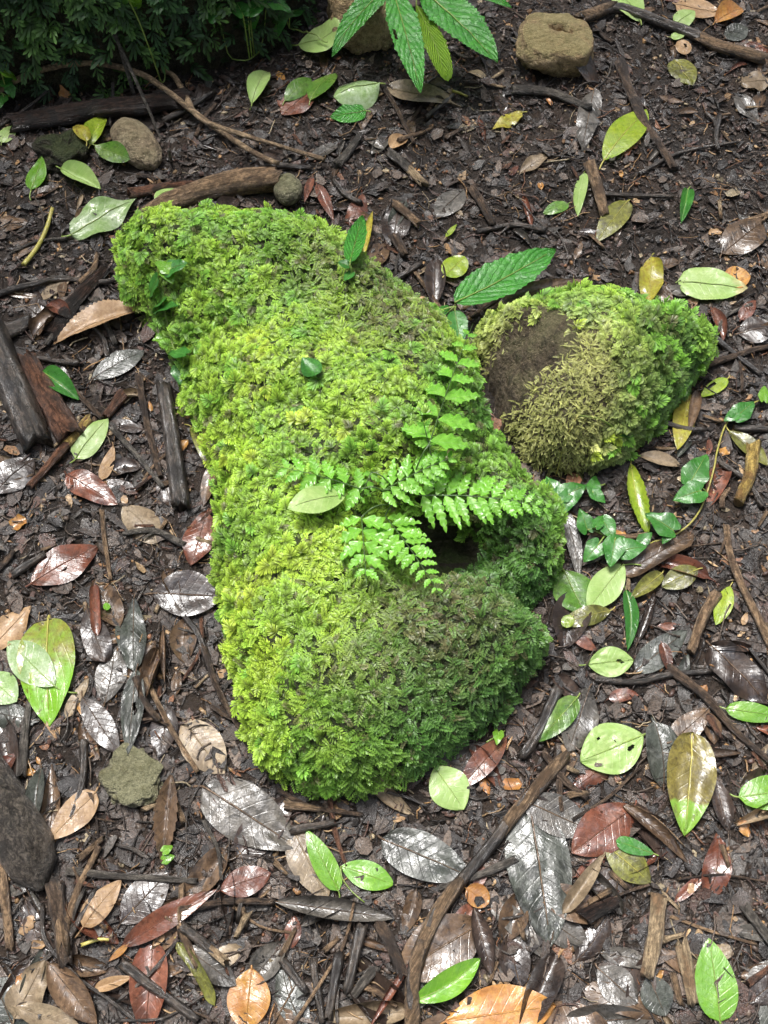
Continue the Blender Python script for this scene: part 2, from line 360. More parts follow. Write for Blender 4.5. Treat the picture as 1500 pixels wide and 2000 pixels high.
def leaf_local(L, W, shape='ell', nu=14, nv=8, arch=.0, fold=.0, cup=.0, wave=.0, roll=.0, curl=0.0, droop=.0, serr=0.0, nserr=14, side=0.0, rough=.055, seed=0, holes=(), tear=0.0, twist=0.0):
    us = np.linspace(0, 1, nu + 1); vs = np.linspace(-1, 1, nv + 1)
    U, Vv = np.meshgrid(us, vs, indexing='ij')
    w = halfw(shape, us)
    if serr:
        ph = (us * nserr) % 1.0
        w = w * (1 + serr * (ph - .5)) * np.where((us > .02), 1, 1)
    w = w[:, None] * W / 2
    X = U * L; Y = Vv * w
    if serr: X = X + np.abs(Vv) ** 6 * serr * L / nserr * .8 * (((us * nserr) % 1.0)[:, None])
    if shape == 'cord':
        X = X - L * .20 * (1 - U) ** 5 * (1 - (2 * np.abs(Vv) - 1) ** 2) + L * .02
    Y = Y + side * W * np.sin(pi * U)                       # sideways sweep
    Z = cup * W * Vv ** 2 * (w / (W / 2 + 1e-9)) + fold * np.abs(Vv) * w
    if fold: Y = Y * (1 - .28 * min(abs(fold), 1.6))
    if curl:                                                 # rolled across
        a = Vv * curl; Y2 = np.sin(a) / max(curl, .01) * w; Z = Z + (1 - np.cos(a)) / max(curl, .01) * w; Y = Y2 + side * W * np.sin(pi * U)
    Z = Z + arch * L * 4 * U * (1 - U) - droop * L * U ** 2.5
    Z = Z + wave * W * np.sin(2 * pi * (1.6 * U + seed * .37)) * Vv * np.abs(Vv)
    Z = Z + rough * W * fbm(U * 4 + seed * 3.1, Vv * 2.0, seed * 1.7, 3)
    if roll or twist:
        r = roll + twist * (U - .5); Y, Z = Y * np.cos(r) - Z * np.sin(r), Y * np.sin(r) + Z * np.cos(r)
    V = np.stack([X, Y, Z], -1).reshape(-1, 3)
    UV = np.stack([U, Vv * .5 + .5], -1).reshape(-1, 2)
    F = []
    n = nv + 1
    for i in range(nu):
        for j in range(nv):
            uc, vc = (us[i] + us[i + 1]) / 2, (vs[j] + vs[j + 1]) / 2
            bad = any(((uc - a) / c) ** 2 + ((vc - b) / (c * 1.4 * L / W * .7)) ** 2 < 1 for a, b, c in holes)
            if tear and not bad:
                k = float(fbm(uc * 5 + seed, vc * 3 - seed, seed * .5, 2)) + .5 * (abs(vc) ** 2 + abs(2 * uc - 1) ** 3 - .8)
                bad = k > 1.0 - tear
            if not bad: F.append((i * n + j, (i + 1) * n + j, (i + 1) * n + j + 1, i * n + j + 1))
    return V, np.array(F), UV

def frames(pts):
    pts = np.asarray(pts, float); t = np.gradient(pts, axis=0); t /= (np.linalg.norm(t, axis=1, keepdims=True) + 1e-9)
    up = np.array([0, 0, 1.0]); s = np.cross(t, up); bad = np.linalg.norm(s, axis=1) < .05
    s[bad] = np.array([1.0, 0, 0]); s /= np.linalg.norm(s, axis=1, keepdims=True)
    return t, s, np.cross(s, t)
def tube_geo(pts, rad, sides=6, bump=0.0, seed=0, jag=0.0, flat=1.0):
    pts = np.asarray(pts, float); n = len(pts); rad = np.broadcast_to(np.asarray(rad, float), (n,))
    t, s, b = frames(pts); a = np.arange(sides) / sides * 2 * pi
    A, I = np.meshgrid(a, np.arange(n))
    rr = rad[:, None] * np.ones((1, sides))
    if bump: rr = rr * (1 + bump * fbm(np.cos(A) * 1.3 + seed, np.sin(A) * 1.3 + I * .35, seed * 2.3 + I * .11, 3))
    V = pts[:, None, :] + (np.cos(A) * rr)[..., None] * s[:, None, :] + (np.sin(A) * rr * flat)[..., None] * b[:, None, :]
    if jag:
        rs = np.random.default_rng(seed + 5)
        V[0] -= t[0] * (rs.random(sides) * jag * rad[0])[:, None]; V[-1] += t[-1] * (rs.random(sides) * jag * rad[-1])[:, None]
    V = V.reshape(-1, 3); F = []
    for i in range(n - 1):
        for j in range(sides):
            k = (j + 1) % sides; F.append((i * sides + j, i * sides + k, (i + 1) * sides + k, (i + 1) * sides + j))
    c0 = len(V); V = np.vstack([V, pts[0] - t[0] * rad[0] * .25, pts[-1] + t[-1] * rad[-1] * .25])
    for j in range(sides):
        k = (j + 1) % sides; F.append((k, j, c0)); F.append(((n - 1) * sides + j, (n - 1) * sides + k, c0 + 1))
    U = np.repeat(np.linspace(0, 1, n), sides); Uv = np.stack([U, np.tile(np.arange(sides) / sides, n)], -1)
    Uv = np.vstack([Uv, [[0, .5], [1, .5]]])
    return V, F, Uv
def spline(pts, step):
    """Catmull-Rom resample"""
    p = np.asarray(pts, float)
    if len(p) == 2: p = np.vstack([p[0], (p[0] + p[1]) / 2, p[1]])
    q = np.vstack([2 * p[0] - p[1], p, 2 * p[-1] - p[-2]]); out = []
    for i in range(1, len(q) - 2):
        n = max(2, int(np.linalg.norm(q[i + 1] - q[i]) / step))
        for k in range(n):
            t = k / n
            out.append(.5 * ((2 * q[i]) + (-q[i - 1] + q[i + 1]) * t + (2 * q[i - 1] - 5 * q[i] + 4 * q[i + 1] - q[i + 2]) * t ** 2 + (-q[i - 1] + 3 * q[i] - 3 * q[i + 1] + q[i + 2]) * t ** 3))
    out.append(q[-2]); return np.array(out)

LEAFSEED = [0]
def leaf_extras(o, V, nu, nv, W, mat, pet, L, midrib, petpts=None):
    """midrib and petiole as child parts (V in the leaf's own space)"""
    n = nv + 1; mid = V.reshape(nu + 1, n, 3)[:, nv // 2]
    pm = {'fresh': 'stalk', 'pale': 'stalk', 'ygreen': 'stalky', 'yellow': 'stalky', 'whitish': 'stalk', 'dgreen': 'stalk', 'mgreen': 'stalk', 'olive': 'stalky', 'serrate': 'stalk', 'newleaf': 'stalk', 'twotone': 'stalky', 'paletip': 'stalk', 'olivetip': 'stalky', 'fern': 'stalk'}.get(mat, mat if mat in ('tan', 'drytan', 'brown', 'red', 'orange') else 'brown')
    if midrib:
        k = max(3, int(nu * .93)); r = np.linspace(W * .014, W * .004, k)
        a, f, uv = tube_geo(mid[:k] + np.array([0, 0, W * .010]), r, 5)
        mesh_obj('midrib', a, f, M[pm], o, uv=uv)
    if pet > 0 or petpts is not None:
        if petpts is None:
            d = mid[0] - mid[1]; d /= np.linalg.norm(d) + 1e-9
            sg = random.uniform(-.5, .5)
            q = np.array([mid[0] - d * .03 * L + d * pet * L * t + np.array([0, sg * pet * L * t * t, -.05 * pet * L * t]) for t in np.linspace(0, 1, 6)])
        else: q = petpts
        a, f, uv = tube_geo(q, np.linspace(W * .018 + .0003, W * .014 + .0004, len(q)), 6)
        mesh_obj('petiole', a, f, M[pm], o, uv=uv)

def ground_leaf(name, label, cat, b, t, W, shape, mat, group=None, pet=0.0, midrib=False, conform=.55, lift=0.0, nu=14, nv=8, embed=.80, petpx=None, smoothr=.012, **k):
    """leaf lying on whatever is below it; b, t base and tip (x, y) in metres"""
    LEAFSEED[0] += 1
    b = np.asarray(b[:2], float); t = np.asarray(t[:2], float)
    L = float(np.linalg.norm(t - b)); ang = math.atan2(t[1] - b[1], t[0] - b[0])
    V, F, UV = leaf_local(L, W, shape, nu, nv, seed=LEAFSEED[0], **k)
    ca, sa = cos(ang), sin(ang)
    x = b[0] + V[:, 0] * ca - V[:, 1] * sa; y = b[1] + V[:, 0] * sa + V[:, 1] * ca
    zg = local_h(x, y, smoothr)
    A = np.stack([np.ones_like(x), x - b[0], y - b[1]], 1); co = np.linalg.lstsq(A, zg, rcond=None)[0]
    zp = A @ co; z = zp + conform * (zg - zp) + V[:, 2] + lift
    pen = samp(HG, x, y) - z
    z = z + min(max(np.quantile(pen, embed), -.004), .028) + .0006
    raise_h(x, y, z); xm = (x[1:] + x[:-1]) / 2; raise_h(xm, (y[1:] + y[:-1]) / 2, (z[1:] + z[:-1]) / 2)
    mid0 = (nv // 2); z0 = float(z[mid0])
    Vl = np.stack([V[:, 0], V[:, 1], z - z0], 1)
    o = mesh_obj(name, Vl, F, M[mat], None, (b[0], b[1], z0), ang, uv=UV)
    tag(o, label, cat, group)
    pp = None
    if petpx is not None:
        w = np.array([P(*q) for q in petpx]); w = spline(w, .006); w[:, 2] = local_h(w[:, 0], w[:, 1], .004) + .0025
        dx, dy = w[:, 0] - b[0], w[:, 1] - b[1]
        pp = np.stack([dx * ca + dy * sa, -dx * sa + dy * ca, w[:, 2] - z0], 1)
    leaf_extras(o, Vl, nu, nv, W, mat, pet, L, midrib, pp)
    return o

def px_leaf(label, mat, bx, by, tx, ty, w, shape='ell', cat='leaf', name=None, **k):
    b = P(bx, by); t = P(tx, ty)
    d = np.array([tx - bx, ty - by], float); n = np.array([-d[1], d[0]]) / np.linalg.norm(d) * w / 2
    c = np.array([(bx + tx) / 2, (by + ty) / 2]); W = float(np.linalg.norm(P(*(c + n))[:2] - P(*(c - n))[:2]))
    if name is None: name = 'fallen_leaf' if mat in ('fresh', 'pale', 'ygreen', 'yellow', 'whitish', 'dgreen', 'mgreen', 'olive', 'serrate', 'twotone', 'paletip', 'olivetip') else 'dead_leaf'
    big = w > 38
    k.setdefault('midrib', big); k.setdefault('embed', .96 if name == 'fallen_leaf' else .9); k.setdefault('pet', .14 if name == 'fallen_leaf' else .10)
    if w > 100: k.setdefault('nu', 20); k.setdefault('nv', 12)
    return ground_leaf(name, label, cat, b, t, W, shape, mat, **k)

def held_leaf(name, base, tip, W, shape, mat, parent, up=(0, 0, 1), nu=16, nv=8, midrib=True, stalk_from=None, **k):
    """leaf of a living plant: base and tip are points in space, parent an Empty at origin-only translation"""
    LEAFSEED[0] += 1
    base = np.asarray(base, float); tip = np.asarray(tip, float); d = tip - base; L = float(np.linalg.norm(d)); d /= L
    s = np.cross(np.asarray(up, float), d); s /= np.linalg.norm(s); n = np.cross(d, s)
    V, F, UV = leaf_local(L, W, shape, nu, nv, seed=LEAFSEED[0], **k)
    off = np.array(parent.location)
    Vw = base + V[:, :1] * d + V[:, 1:2] * s + V[:, 2:3] * n - off
    o = mesh_obj(name, Vw, F, M[mat], parent, uv=UV)
    if midrib: leaf_extras(o, Vw, nu, nv, W, mat, 0, L, True)
    if stalk_from is not None:
        p0 = np.asarray(stalk_from, float); c = (p0 + base) / 2 + np.array([0, 0, .15 * np.linalg.norm(base - p0)])
        q = spline([p0, c, base + d * L * .03], .006) - off
        a, f, uv = tube_geo(q, .0011, 6); mesh_obj('petiole', a, f, M['stalk'], o, uv=uv)
    return o

def stick(name, label, pts, r, mat, cat='stick', group=None, sides=9, taper=(1, .75), bump=.25, stiff=True, embed=.5, wood=(), jag=1.2, world=False, lift=0.0, sink=.75, flat=1.0, woodmat='wood', twigs=(), endround=0):
    LEAFSEED[0] += 1; seed = LEAFSEED[0]
    if not world:
        mid = pts[len(pts) // 2]; rm = r * mpp(mid[0], mid[1])
        W = np.array([P(*p) for p in pts])
    else: W = np.asarray(pts, float); rm = r
    W = spline(W, max(.006, rm * .9))
    x, y = W[:, 0], W[:, 1]
    n = len(W); tt = np.linspace(0, 1, n)
    zg = local_h(x, y, max(.01, rm * 1.2))
    if stiff: zz = np.polyval(np.polyfit(tt, zg, 3 if n > 8 else 1), tt)
    else: zz = zg
    raw = samp(HG, x, y)
    zz = zz + rm * sink + lift + max(float(np.quantile(raw - zz, embed)), -.004)
    W[:, 2] = zz
    rad = rm * np.linspace(taper[0], taper[1], n) * (1 + .10 * fbm(tt * 7 + seed, tt * 0, seed, 2))
    if endround:
        e = np.linspace(0, 1, endround + 1)[1:]; rad = rad.copy(); rad[-endround:] *= np.sqrt(np.clip(1 - e ** 2.2, .02, 1))
    for k in (-.7, 0, .7):
        t_, s_, b_ = frames(W); q = W + s_ * (rad * k)[:, None]; raise_h(q[:, 0], q[:, 1], q[:, 2] + rad * (1 - abs(k)) * .9)
    c = W[n // 2].copy(); c[2] -= rm
    d = W[-1] - W[0]; ang = math.atan2(d[1], d[0]); ca, sa = cos(-ang), sin(-ang)
    Wl = W - c; Wl = np.stack([Wl[:, 0] * ca - Wl[:, 1] * sa, Wl[:, 0] * sa + Wl[:, 1] * ca, Wl[:, 2]], 1)
    V, F, UV = tube_geo(Wl, rad, sides, bump, seed, jag, flat)
    o = mesh_obj(name, V, F, M[mat], None, c, ang, uv=UV)
    tag(o, label, cat, group)
    for t0, t1 in wood:
        i0, i1 = int(t0 * (n - 1)), max(int(t1 * (n - 1)), int(t0 * (n - 1)) + 2)
        a, f, uv = tube_geo(Wl[i0:i1 + 1] + np.array([0, 0, rm * .05]), rad[i0:i1 + 1] * 1.03, sides, bump, seed + 1, 2.5, flat)
        mesh_obj('bare_wood', a, f, M[woodmat], o, uv=uv)
    for (ti, dang, ln) in twigs:
        i = int(ti * (n - 1)); dd = ang * 0 + dang
        q = np.array([Wl[i] + np.array([cos(dd) * ln * s, sin(dd) * ln * s, .15 * ln * s]) for s in np.linspace(0, 1, 5)])
        a, f, uv = tube_geo(q, np.linspace(rad[i] * .6, rad[i] * .3, 5), 6, .2, seed); mesh_obj('side_twig', a, f, M[mat], o, uv=uv)
    return o

def ico(sub):
    import bmesh
    bm = bmesh.new(); bmesh.ops.create_icosphere(bm, subdivisions=sub, radius=1.0)
    V = np.array([v.co[:] for v in bm.verts]); F = np.array([[v.index for v in f.verts] for f in bm.faces]); bm.free()
    return V, F
ICO5, ICO5F = ico(5); ICO1, ICO1F = ico(1)
def stone(name, label, cx, cy, rx, ry, hz, rot, mat, rough=.12, cat='stone', sink=.3, flat=0.0, seed=0, fn=None, sharp=.0, kind3=None):
    """rx, ry in pixels across / along the view, hz full height in metres"""
    g = float(samp(HG, *PZ(cx, cy, 0)[:2])); c = PZ(cx, cy, g + hz * .30); k = mpp(cx, cy)
    V = ICO5.copy()
    N = fbm(V[:, 0] * 1.3 + seed, V[:, 1] * 1.3, V[:, 2] * 1.3 + seed, 3, s=seed); N2 = fbm(V[:, 0] * 4 + seed, V[:, 1] * 4, V[:, 2] * 4, 4, s=seed + 3)
    if sharp: N = N + sharp * np.round(N * 4) / 4
    V = V * (1 + rough * 1.6 * N + rough * .5 * N2)[:, None]
    if flat: V[:, 2] = np.where(V[:, 2] > flat, flat + (V[:, 2] - flat) * .25, V[:, 2])
    if fn: V = fn(V)
    V = V * np.array([rx * k, ry * k * 1.12, hz / 2])
    ca, sa = cos(rot), sin(rot)
    V = np.stack([V[:, 0] * ca - V[:, 1] * sa, V[:, 0] * sa + V[:, 1] * ca, V[:, 2]], 1)
    z0 = g + hz * (.5 - sink); loc = np.array([c[0], c[1], z0])
    w = V + loc; raise_h(w[:, 0], w[:, 1], w[:, 2])
    ix = np.clip(np.rint((w[:, 0] - GX0) / ST).astype(int), 0, NX - 1); iy = np.clip(np.rint((w[:, 1] - GY0) / ST).astype(int), 0, NY - 1)
    up = w[:, 2] > g + .004; ROCKMASK[iy[up], ix[up]] = 1
    o = mesh_obj(name, V, ICO5F, M[mat], None, loc)
    return tag(o, label, cat)

# --------------------------- moss
def fan_proto(blades=11, spread=78, stem=.30, mid=.45, bw=.085, droop=.35, jit=.0, seed=0, tipw=.5):
    rs = np.random.default_rng(seed); V = []; F = []; S = []
    h = (blades - 1) / 2
    for j in range(blades):
        q = (j - h) / h; a = radians(spread * q) + rs.normal(0, .05)
        bx = stem + mid * (1 - abs(q)) ** 1.1 * .8; b = np.array([bx, 0.0])
        l = (1 - stem) * (.80 - .14 * abs(q)) * (1 - .62 * (bx - stem)) * rs.uniform(.88, 1.08)
        d = np.array([cos(a), sin(a)]); n = np.array([-d[1], d[0]])
        i = len(V); wv = bw * rs.uniform(.8, 1.2)
        for p, s in ((b - n * wv * .35, .30), (b + n * wv * .35, .30), (b + d * l * .8 + n * wv, 1.0), (b + d * l * .8 - n * wv, 1.0), (b + d * l, 1.3)):
            r = math.hypot(p[0], p[1]); V.append((p[0], p[1], .12 * math.sin(r * 3) - droop * r * r * .6 + rs.normal(0, .02))); S.append(s)
        F += [(i, i + 1, i + 2), (i, i + 2, i + 3), (i + 3, i + 2, i + 4)]
    i = len(V)
    for p, s in (((0, -.03), .3), ((0, .03), .3), ((stem + mid * .8, .02), .7), ((stem + mid * .8, -.02), .7)):
        V.append((p[0], p[1], .12 * math.sin(p[0] * 3) - droop * p[0] ** 2 * .6 - .01)); S.append(s)
    F += [(i, i + 1, i + 2), (i, i + 2, i + 3)]
    return np.array(V), np.array(F), np.array(S)
def feather_proto(pairs=7, bl=.34, ang=52, bw=.05, droop=.45, seed=0):
    rs = np.random.default_rng(seed); V = []; F = []; S = []
    for k in range(pairs):
        x0 = .15 + .8 * k / pairs
        for sg in (-1, 1):
            a = radians(ang - 18 * k / pairs) * sg; l = bl * (1 - .6 * (k / pairs) ** 1.5) * rs.uniform(.85, 1.1) * (.75 if k == 0 else 1)
            b = np.array([x0, 0]); d = np.array([cos(a), sin(a)]); n = np.array([-d[1], d[0]]); i = len(V)
            for p, s in ((b - n * bw * .3, .35), (b + d * l * .5 + n * bw, .9), (b + d * l, 1.3), (b + d * l * .5 - n * bw, .9)):
                r = p[0]; V.append((p[0], p[1], .10 * math.sin(r * 3) - droop * r * r * .6 + abs(p[1]) * .15 + rs.normal(0, .015))); S.append(s)
            F += [(i, i + 1, i + 2), (i, i + 2, i + 3)]
    i = len(V)
    for p, s in (((0, -.025), .3), ((0, .025), .3), ((1.05, .0), 1.0)):
        V.append((p[0], p[1], .10 * math.sin(p[0] * 3) - droop * p[0] ** 2 * .6)); S.append(s)
    F += [(i, i + 1, i + 2)]
    return np.array(V), np.array(F), np.array(S)
PROTOS = {'fan': [fan_proto(17, 88, bw=.040, seed=1), fan_proto(15, 78, bw=.044, seed=2, droop=.5), fan_proto(19, 100, bw=.036, seed=3), fan_proto(15, 70, .40, bw=.042, seed=4, droop=.6)],
          'feather': [feather_proto(seed=1), feather_proto(8, .28, seed=2), feather_proto(6, .38, 58, seed=3)],
          'wisp': [feather_proto(6, .26, 35, .035, seed=5), feather_proto(7, .22, 30, .03, .8, seed=6)],
          'finger': [fan_proto(6, 62, .35, .35, .060, .8, seed=7), fan_proto(5, 50, .4, .4, .065, 1.0, seed=8), feather_proto(6, .4, 45, .055, .9, seed=9)]}
def grow(pts, nrm, dirs, L, col, kind):
    """returns V, F, C of fronds growing at pts along dirs (unit), blade faces looking along nrm"""
    Vs, Fs, Cs = [], [], []; base = 0
    which = RNG.integers(0, len(PROTOS[kind]), len(pts))
    s = np.cross(nrm, dirs); s /= np.linalg.norm(s, axis=1, keepdims=True) + 1e-9
    n2 = np.cross(dirs, s)
    for w, (pv, pf, ps) in enumerate(PROTOS[kind]):
        m = which == w; k = int(m.sum())
        if not k: continue
        a = pts[m][:, None, :] + L[m][:, None, None] * (pv[None, :, 0:1] * dirs[m][:, None, :] + pv[None, :, 1:2] * s[m][:, None, :] + pv[None, :, 2:3] * n2[m][:, None, :])
        Vs.append(a.reshape(-1, 3)); Fs.append((pf[None] + (np.arange(k) * len(pv))[:, None, None]).reshape(-1, 3) + base)
        Cs.append((col[m][:, None, :] * ps[None, :, None]).reshape(-1, 3)); base += k * len(pv)
    return np.vstack(Vs), np.vstack(Fs), np.vstack(Cs)

def poly_sdf(poly, X, Y):
    """signed distance, positive inside"""
    d = np.full(X.shape, 1e9); inside = np.zeros(X.shape, bool); n = len(poly)
    for i in range(n):
        a, b = poly[i], poly[(i + 1) % n]; e = b - a
        t = np.clip(((X - a[0]) * e[0] + (Y - a[1]) * e[1]) / (e @ e), 0, 1)
        d = np.minimum(d, np.hypot(X - a[0] - t * e[0], Y - a[1] - t * e[1]))
        c = ((a[1] <= Y) & (b[1] > Y)) | ((b[1] <= Y) & (a[1] > Y))
        xi = a[0] + (Y - a[1]) / (e[1] if abs(e[1]) > 1e-9 else 1e-9) * e[0]
        inside ^= c & (X < xi)
    return np.where(inside, d, -d)
def smooth_poly(p, it=2):
    p = np.asarray(p)
    for _ in range(it):
        q = np.roll(p, -1, 0); p = np.stack([.75 * p + .25 * q, .25 * p + .75 * q], 1).reshape(-1, 2)
    return p
def mound(pix, Hm, R, lumps=.25, dents=(), seed=0, power=.5, cell=1):
    """pix = (px, py, z) outline points; returns height array over the field and inside distance"""
    poly = smooth_poly(np.array([PZ(a, b, z)[:2] for a, b, z in pix]))
    sd = poly_sdf(poly, GXX, GYY)
    sd = sd + .010 * fbm(GXX * 25, GYY * 25, seed, 3, s=seed)
    q = np.clip(sd / R, 0, 1); h = Hm * (1 - (1 - q) ** 2) ** power
    h = h * (1 + lumps * fbm(GXX * 7 + seed, GYY * 7, seed, 4, s=seed + 2)) + .006 * fbm(GXX * 40, GYY * 40, seed, 3)
    for (px, py, z, rr, dep) in dents:
        c = PZ(px, py, z); h = h - dep * np.exp(-((GXX - c[0]) ** 2 + (GYY - c[1]) ** 2) / rr ** 2)
    return np.where(sd > 0, np.maximum(h, .0), -.03), sd
def mound_obj(name, h, sd, mat, parent, off, step=2):
    S = np.s_[::step, ::step]; X, Y, H, D = GXX[S], GYY[S], h[S] + np.where(sd[S] > 0, samp(HG0, GXX[S], GYY[S]), -.01), sd[S]
    keep = D > -ST * step * 2.2
    idx = np.full(X.shape, -1); idx[keep] = np.arange(keep.sum())
    V = np.stack([X[keep], Y[keep], H[keep]], 1) - np.asarray(off)
    a, b, c, d = idx[:-1, :-1], idx[:-1, 1:], idx[1:, 1:], idx[1:, :-1]
    ok = (a >= 0) & (b >= 0) & (c >= 0) & (d >= 0)
    F = np.stack([a[ok], b[ok], c[ok], d[ok]], 1)
    return mesh_obj(name, V, F, M[mat], parent)
def moss_points(h, sd, n, edge=1.0, mn=.0):
    """random points on a mound, spread evenly over its real (sloped) surface"""
    gyd, gxd = np.gradient(boxblur(h, 2), ST); ar = np.sqrt(1 + np.minimum(gxd ** 2 + gyd ** 2, 9 * edge)); ar = np.where(sd > mn, ar, 0)
    p = (ar / ar.sum()).ravel(); i = RNG.choice(len(p), n, p=p); iy, ix = np.divmod(i, NX)
    x = gx[ix] + RNG.uniform(-.5, .5, n) * ST; y = gy[iy] + RNG.uniform(-.5, .5, n) * ST
    g = np.stack([-gxd[iy, ix], -gyd[iy, ix], np.ones(n)], 1); gl = np.hypot(g[:, 0], g[:, 1]); g[:, :2] *= (np.minimum(gl, 3) / (gl + 1e-9))[:, None]
    g /= np.linalg.norm(g, axis=1, keepdims=True)
    z = samp(h, x, y) + samp(HG0, x, y)
    z = z - RNG.uniform(0, 1, n) * np.clip(3 * ST * gl * .5, 0, .02)
    return np.stack([x, y, z], 1), g
def blob(pts, px, py, z, r):
    c = PZ(px, py, z); return np.exp(-((pts[:, 0] - c[0]) ** 2 + (pts[:, 1] - c[1]) ** 2) / r ** 2)
def frond_dirs(g, n, up=.55, down=.5, rnd=.9):
    t = RNG.normal(0, 1, (n, 3)); t -= (t * g).sum(1, keepdims=True) * g; t /= np.linalg.norm(t, axis=1, keepdims=True)
    dh = g.copy(); dh[:, 2] = 0
    d = t * rnd + g * up + dh * down + np.array([0, -.18, 0])
    return d / np.linalg.norm(d, axis=1, keepdims=True)

# ================================================================== GROUND
xs = np.concatenate([[-30, -12, -5, -2.4], np.arange(-1.24, 1.241, .008), [2.4, 5, 12, 30]])
ys = np.concatenate([[-30, -12, -5, -1.6], np.arange(-.54, 2.341, .008), [3.6, 6, 12, 30]])
XX, YY = np.meshgrid(xs, ys); ZZ = ground_h(XX, YY)
nx_ = len(xs); ii = np.arange(len(ys) - 1)[:, None] * nx_ + np.arange(nx_ - 1)[None, :]
ground = mesh_obj('ground', np.stack([XX, YY, ZZ], -1).reshape(-1, 3), np.stack([ii, ii + 1, ii + nx_ + 1, ii + nx_], -1).reshape(-1, 4), M['soil'])
tag(ground, kind='structure')
HG0 = HG.copy()

# ================================================================== MOSSY BOULDERS AND BANK
def settle(h, sd):
    global HG
    HG = np.where(sd > 0, np.maximum(HG, HG0 + h), HG); ROCKMASK[sd > -.006] = 1
BRIGHT = np.array([.42, .66, .065]); MID = np.array([.20, .43, .05]); DEEP_SHADE = np.array([.075, .215, .045]); BROWN = np.array([.19, .165, .075]); YEL = np.array([.54, .70, .07])

# --- large boulder
out1 = [(250, 470, .05), (268, 445, .07), (330, 425, .09), (400, 422, .10), (500, 425, .10), (570, 432, .09), (630, 462, .08), (690, 500, .07), (735, 540, .06), (800, 590, .05), (850, 640, .04), (890, 690, .03),
        (925, 760, .02), (950, 850, .01), (985, 910, .0), (1015, 955, .0), (1075, 1000, .02), (1092, 1060, .02), (1075, 1130, .0), (1035, 1180, .0), (1010, 1200, .0), (1050, 1240, .01), (1060, 1290, .0), (1010, 1350, .0), (950, 1410, .0), (870, 1460, .0), (800, 1525, .0),
        (700, 1548, .0), (600, 1540, .0), (530, 1500, .0), (485, 1430, .0), (465, 1330, .0), (450, 1230, .0), (435, 1130, .0), (432, 1030, .0), (432, 960, .0), (405, 860, .0), (370, 770, .0), (340, 690, .0), (310, 625, .0), (258, 600, .0), (246, 540, .02)]
out1 = [(a, b, z * .45) for a, b, z in out1]
dents = [(850, 1075, .06, .060, .105), (930, 1085, .04, .04, .05), (760, 1060, .06, .03, .04), (900, 870, .05, .05, .03), (690, 1000, .1, .05, .02), (400, 640, .1, .05, .02), (1010, 1195, .0, .03, .05), (700, 1010, .1, .04, .015)]
h1, sd1 = mound(out1, .125, .12, .34, dents, seed=4)
b1loc = PZ(700, 1100, 0); b1loc[2] = 0
boulder = empty('mossy_boulder', b1loc); tag(boulder, 'long boulder covered in bright green moss with a fern growing on it', 'boulder')
mound_obj('rock', h1, sd1, 'rockdark', boulder, b1loc); settle(h1, sd1)
def moss_layer(name, h, sd, n, kind, L, colfn, parent, loc, up=.55, down=.5, keep=None, mn=.0, rnd=.9, nup=1.2, tuft=0.0):
    p, g = moss_points(h, sd, n, mn=mn)
    if keep is not None:
        m = RNG.random(n) < keep(p); p, g = p[m], g[m]
    n = len(p); c, ls = colfn(p); c = np.clip(c * (1 + RNG.normal(0, .14, (n, 1))), .004, .9)
    d = frond_dirs(g, n, up, down, rnd)
    nn = g * .5 + np.array([0, 0, 1.0]) * nup + np.array([0, -.4, 0]); nn /= np.linalg.norm(nn, axis=1, keepdims=True)
    ln = RNG.uniform(L[0], L[1], n) * ls
    if tuft: p = p + g * (tuft * np.clip(.2 + 1.6 * fbm(p[:, 0] * 45, p[:, 1] * 45, p[:, 2] * 45, 2, s=31), -.3, 1.2) * RNG.uniform(.3, 1, n))[:, None]
    V, F, C = grow(p - g * .002, nn, d, ln, c, kind)
    o = mesh_obj(name, V - np.asarray(loc), F, M['moss'], parent, col=C, smooth=False)
    return tag(o, kind='stuff'), p
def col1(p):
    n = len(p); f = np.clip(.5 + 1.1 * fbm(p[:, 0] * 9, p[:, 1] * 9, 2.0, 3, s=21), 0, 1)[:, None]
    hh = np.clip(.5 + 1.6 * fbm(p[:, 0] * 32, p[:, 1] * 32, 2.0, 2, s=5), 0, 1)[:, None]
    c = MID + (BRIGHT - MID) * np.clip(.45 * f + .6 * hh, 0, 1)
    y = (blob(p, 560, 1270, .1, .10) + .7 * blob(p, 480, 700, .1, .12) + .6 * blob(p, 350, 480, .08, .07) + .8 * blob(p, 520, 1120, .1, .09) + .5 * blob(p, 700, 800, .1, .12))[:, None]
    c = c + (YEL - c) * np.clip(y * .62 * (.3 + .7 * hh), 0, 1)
    shade_wt = (blob(p, 1000, 1090, .06, .09) + blob(p, 960, 1310, .05, .11) + .8 * blob(p, 930, 850, .03, .08) + .8 * blob(p, 800, 1440, .05, .12) + .6 * blob(p, 450, 1090, .02, .04) + .5 * blob(p, 300, 640, .02, .06))[:, None]  # deep green moss, with shade of right and lower flanks put into the colour
    c = c + (DEEP_SHADE - c) * np.clip(shade_wt * .8, 0, .85)
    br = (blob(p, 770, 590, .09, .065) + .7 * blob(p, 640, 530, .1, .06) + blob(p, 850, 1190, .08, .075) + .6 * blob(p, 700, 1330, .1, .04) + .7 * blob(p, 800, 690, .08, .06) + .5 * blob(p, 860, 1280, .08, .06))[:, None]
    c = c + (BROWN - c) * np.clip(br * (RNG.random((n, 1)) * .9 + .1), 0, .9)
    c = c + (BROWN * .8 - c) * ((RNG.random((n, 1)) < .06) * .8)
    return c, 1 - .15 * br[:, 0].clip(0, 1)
soft1 = lambda p: blob(p, 770, 590, .09, .10) + blob(p, 640, 520, .1, .10) + blob(p, 840, 1210, .08, .12) + blob(p, 940, 1320, .05, .13) + blob(p, 700, 1400, .08, .12)
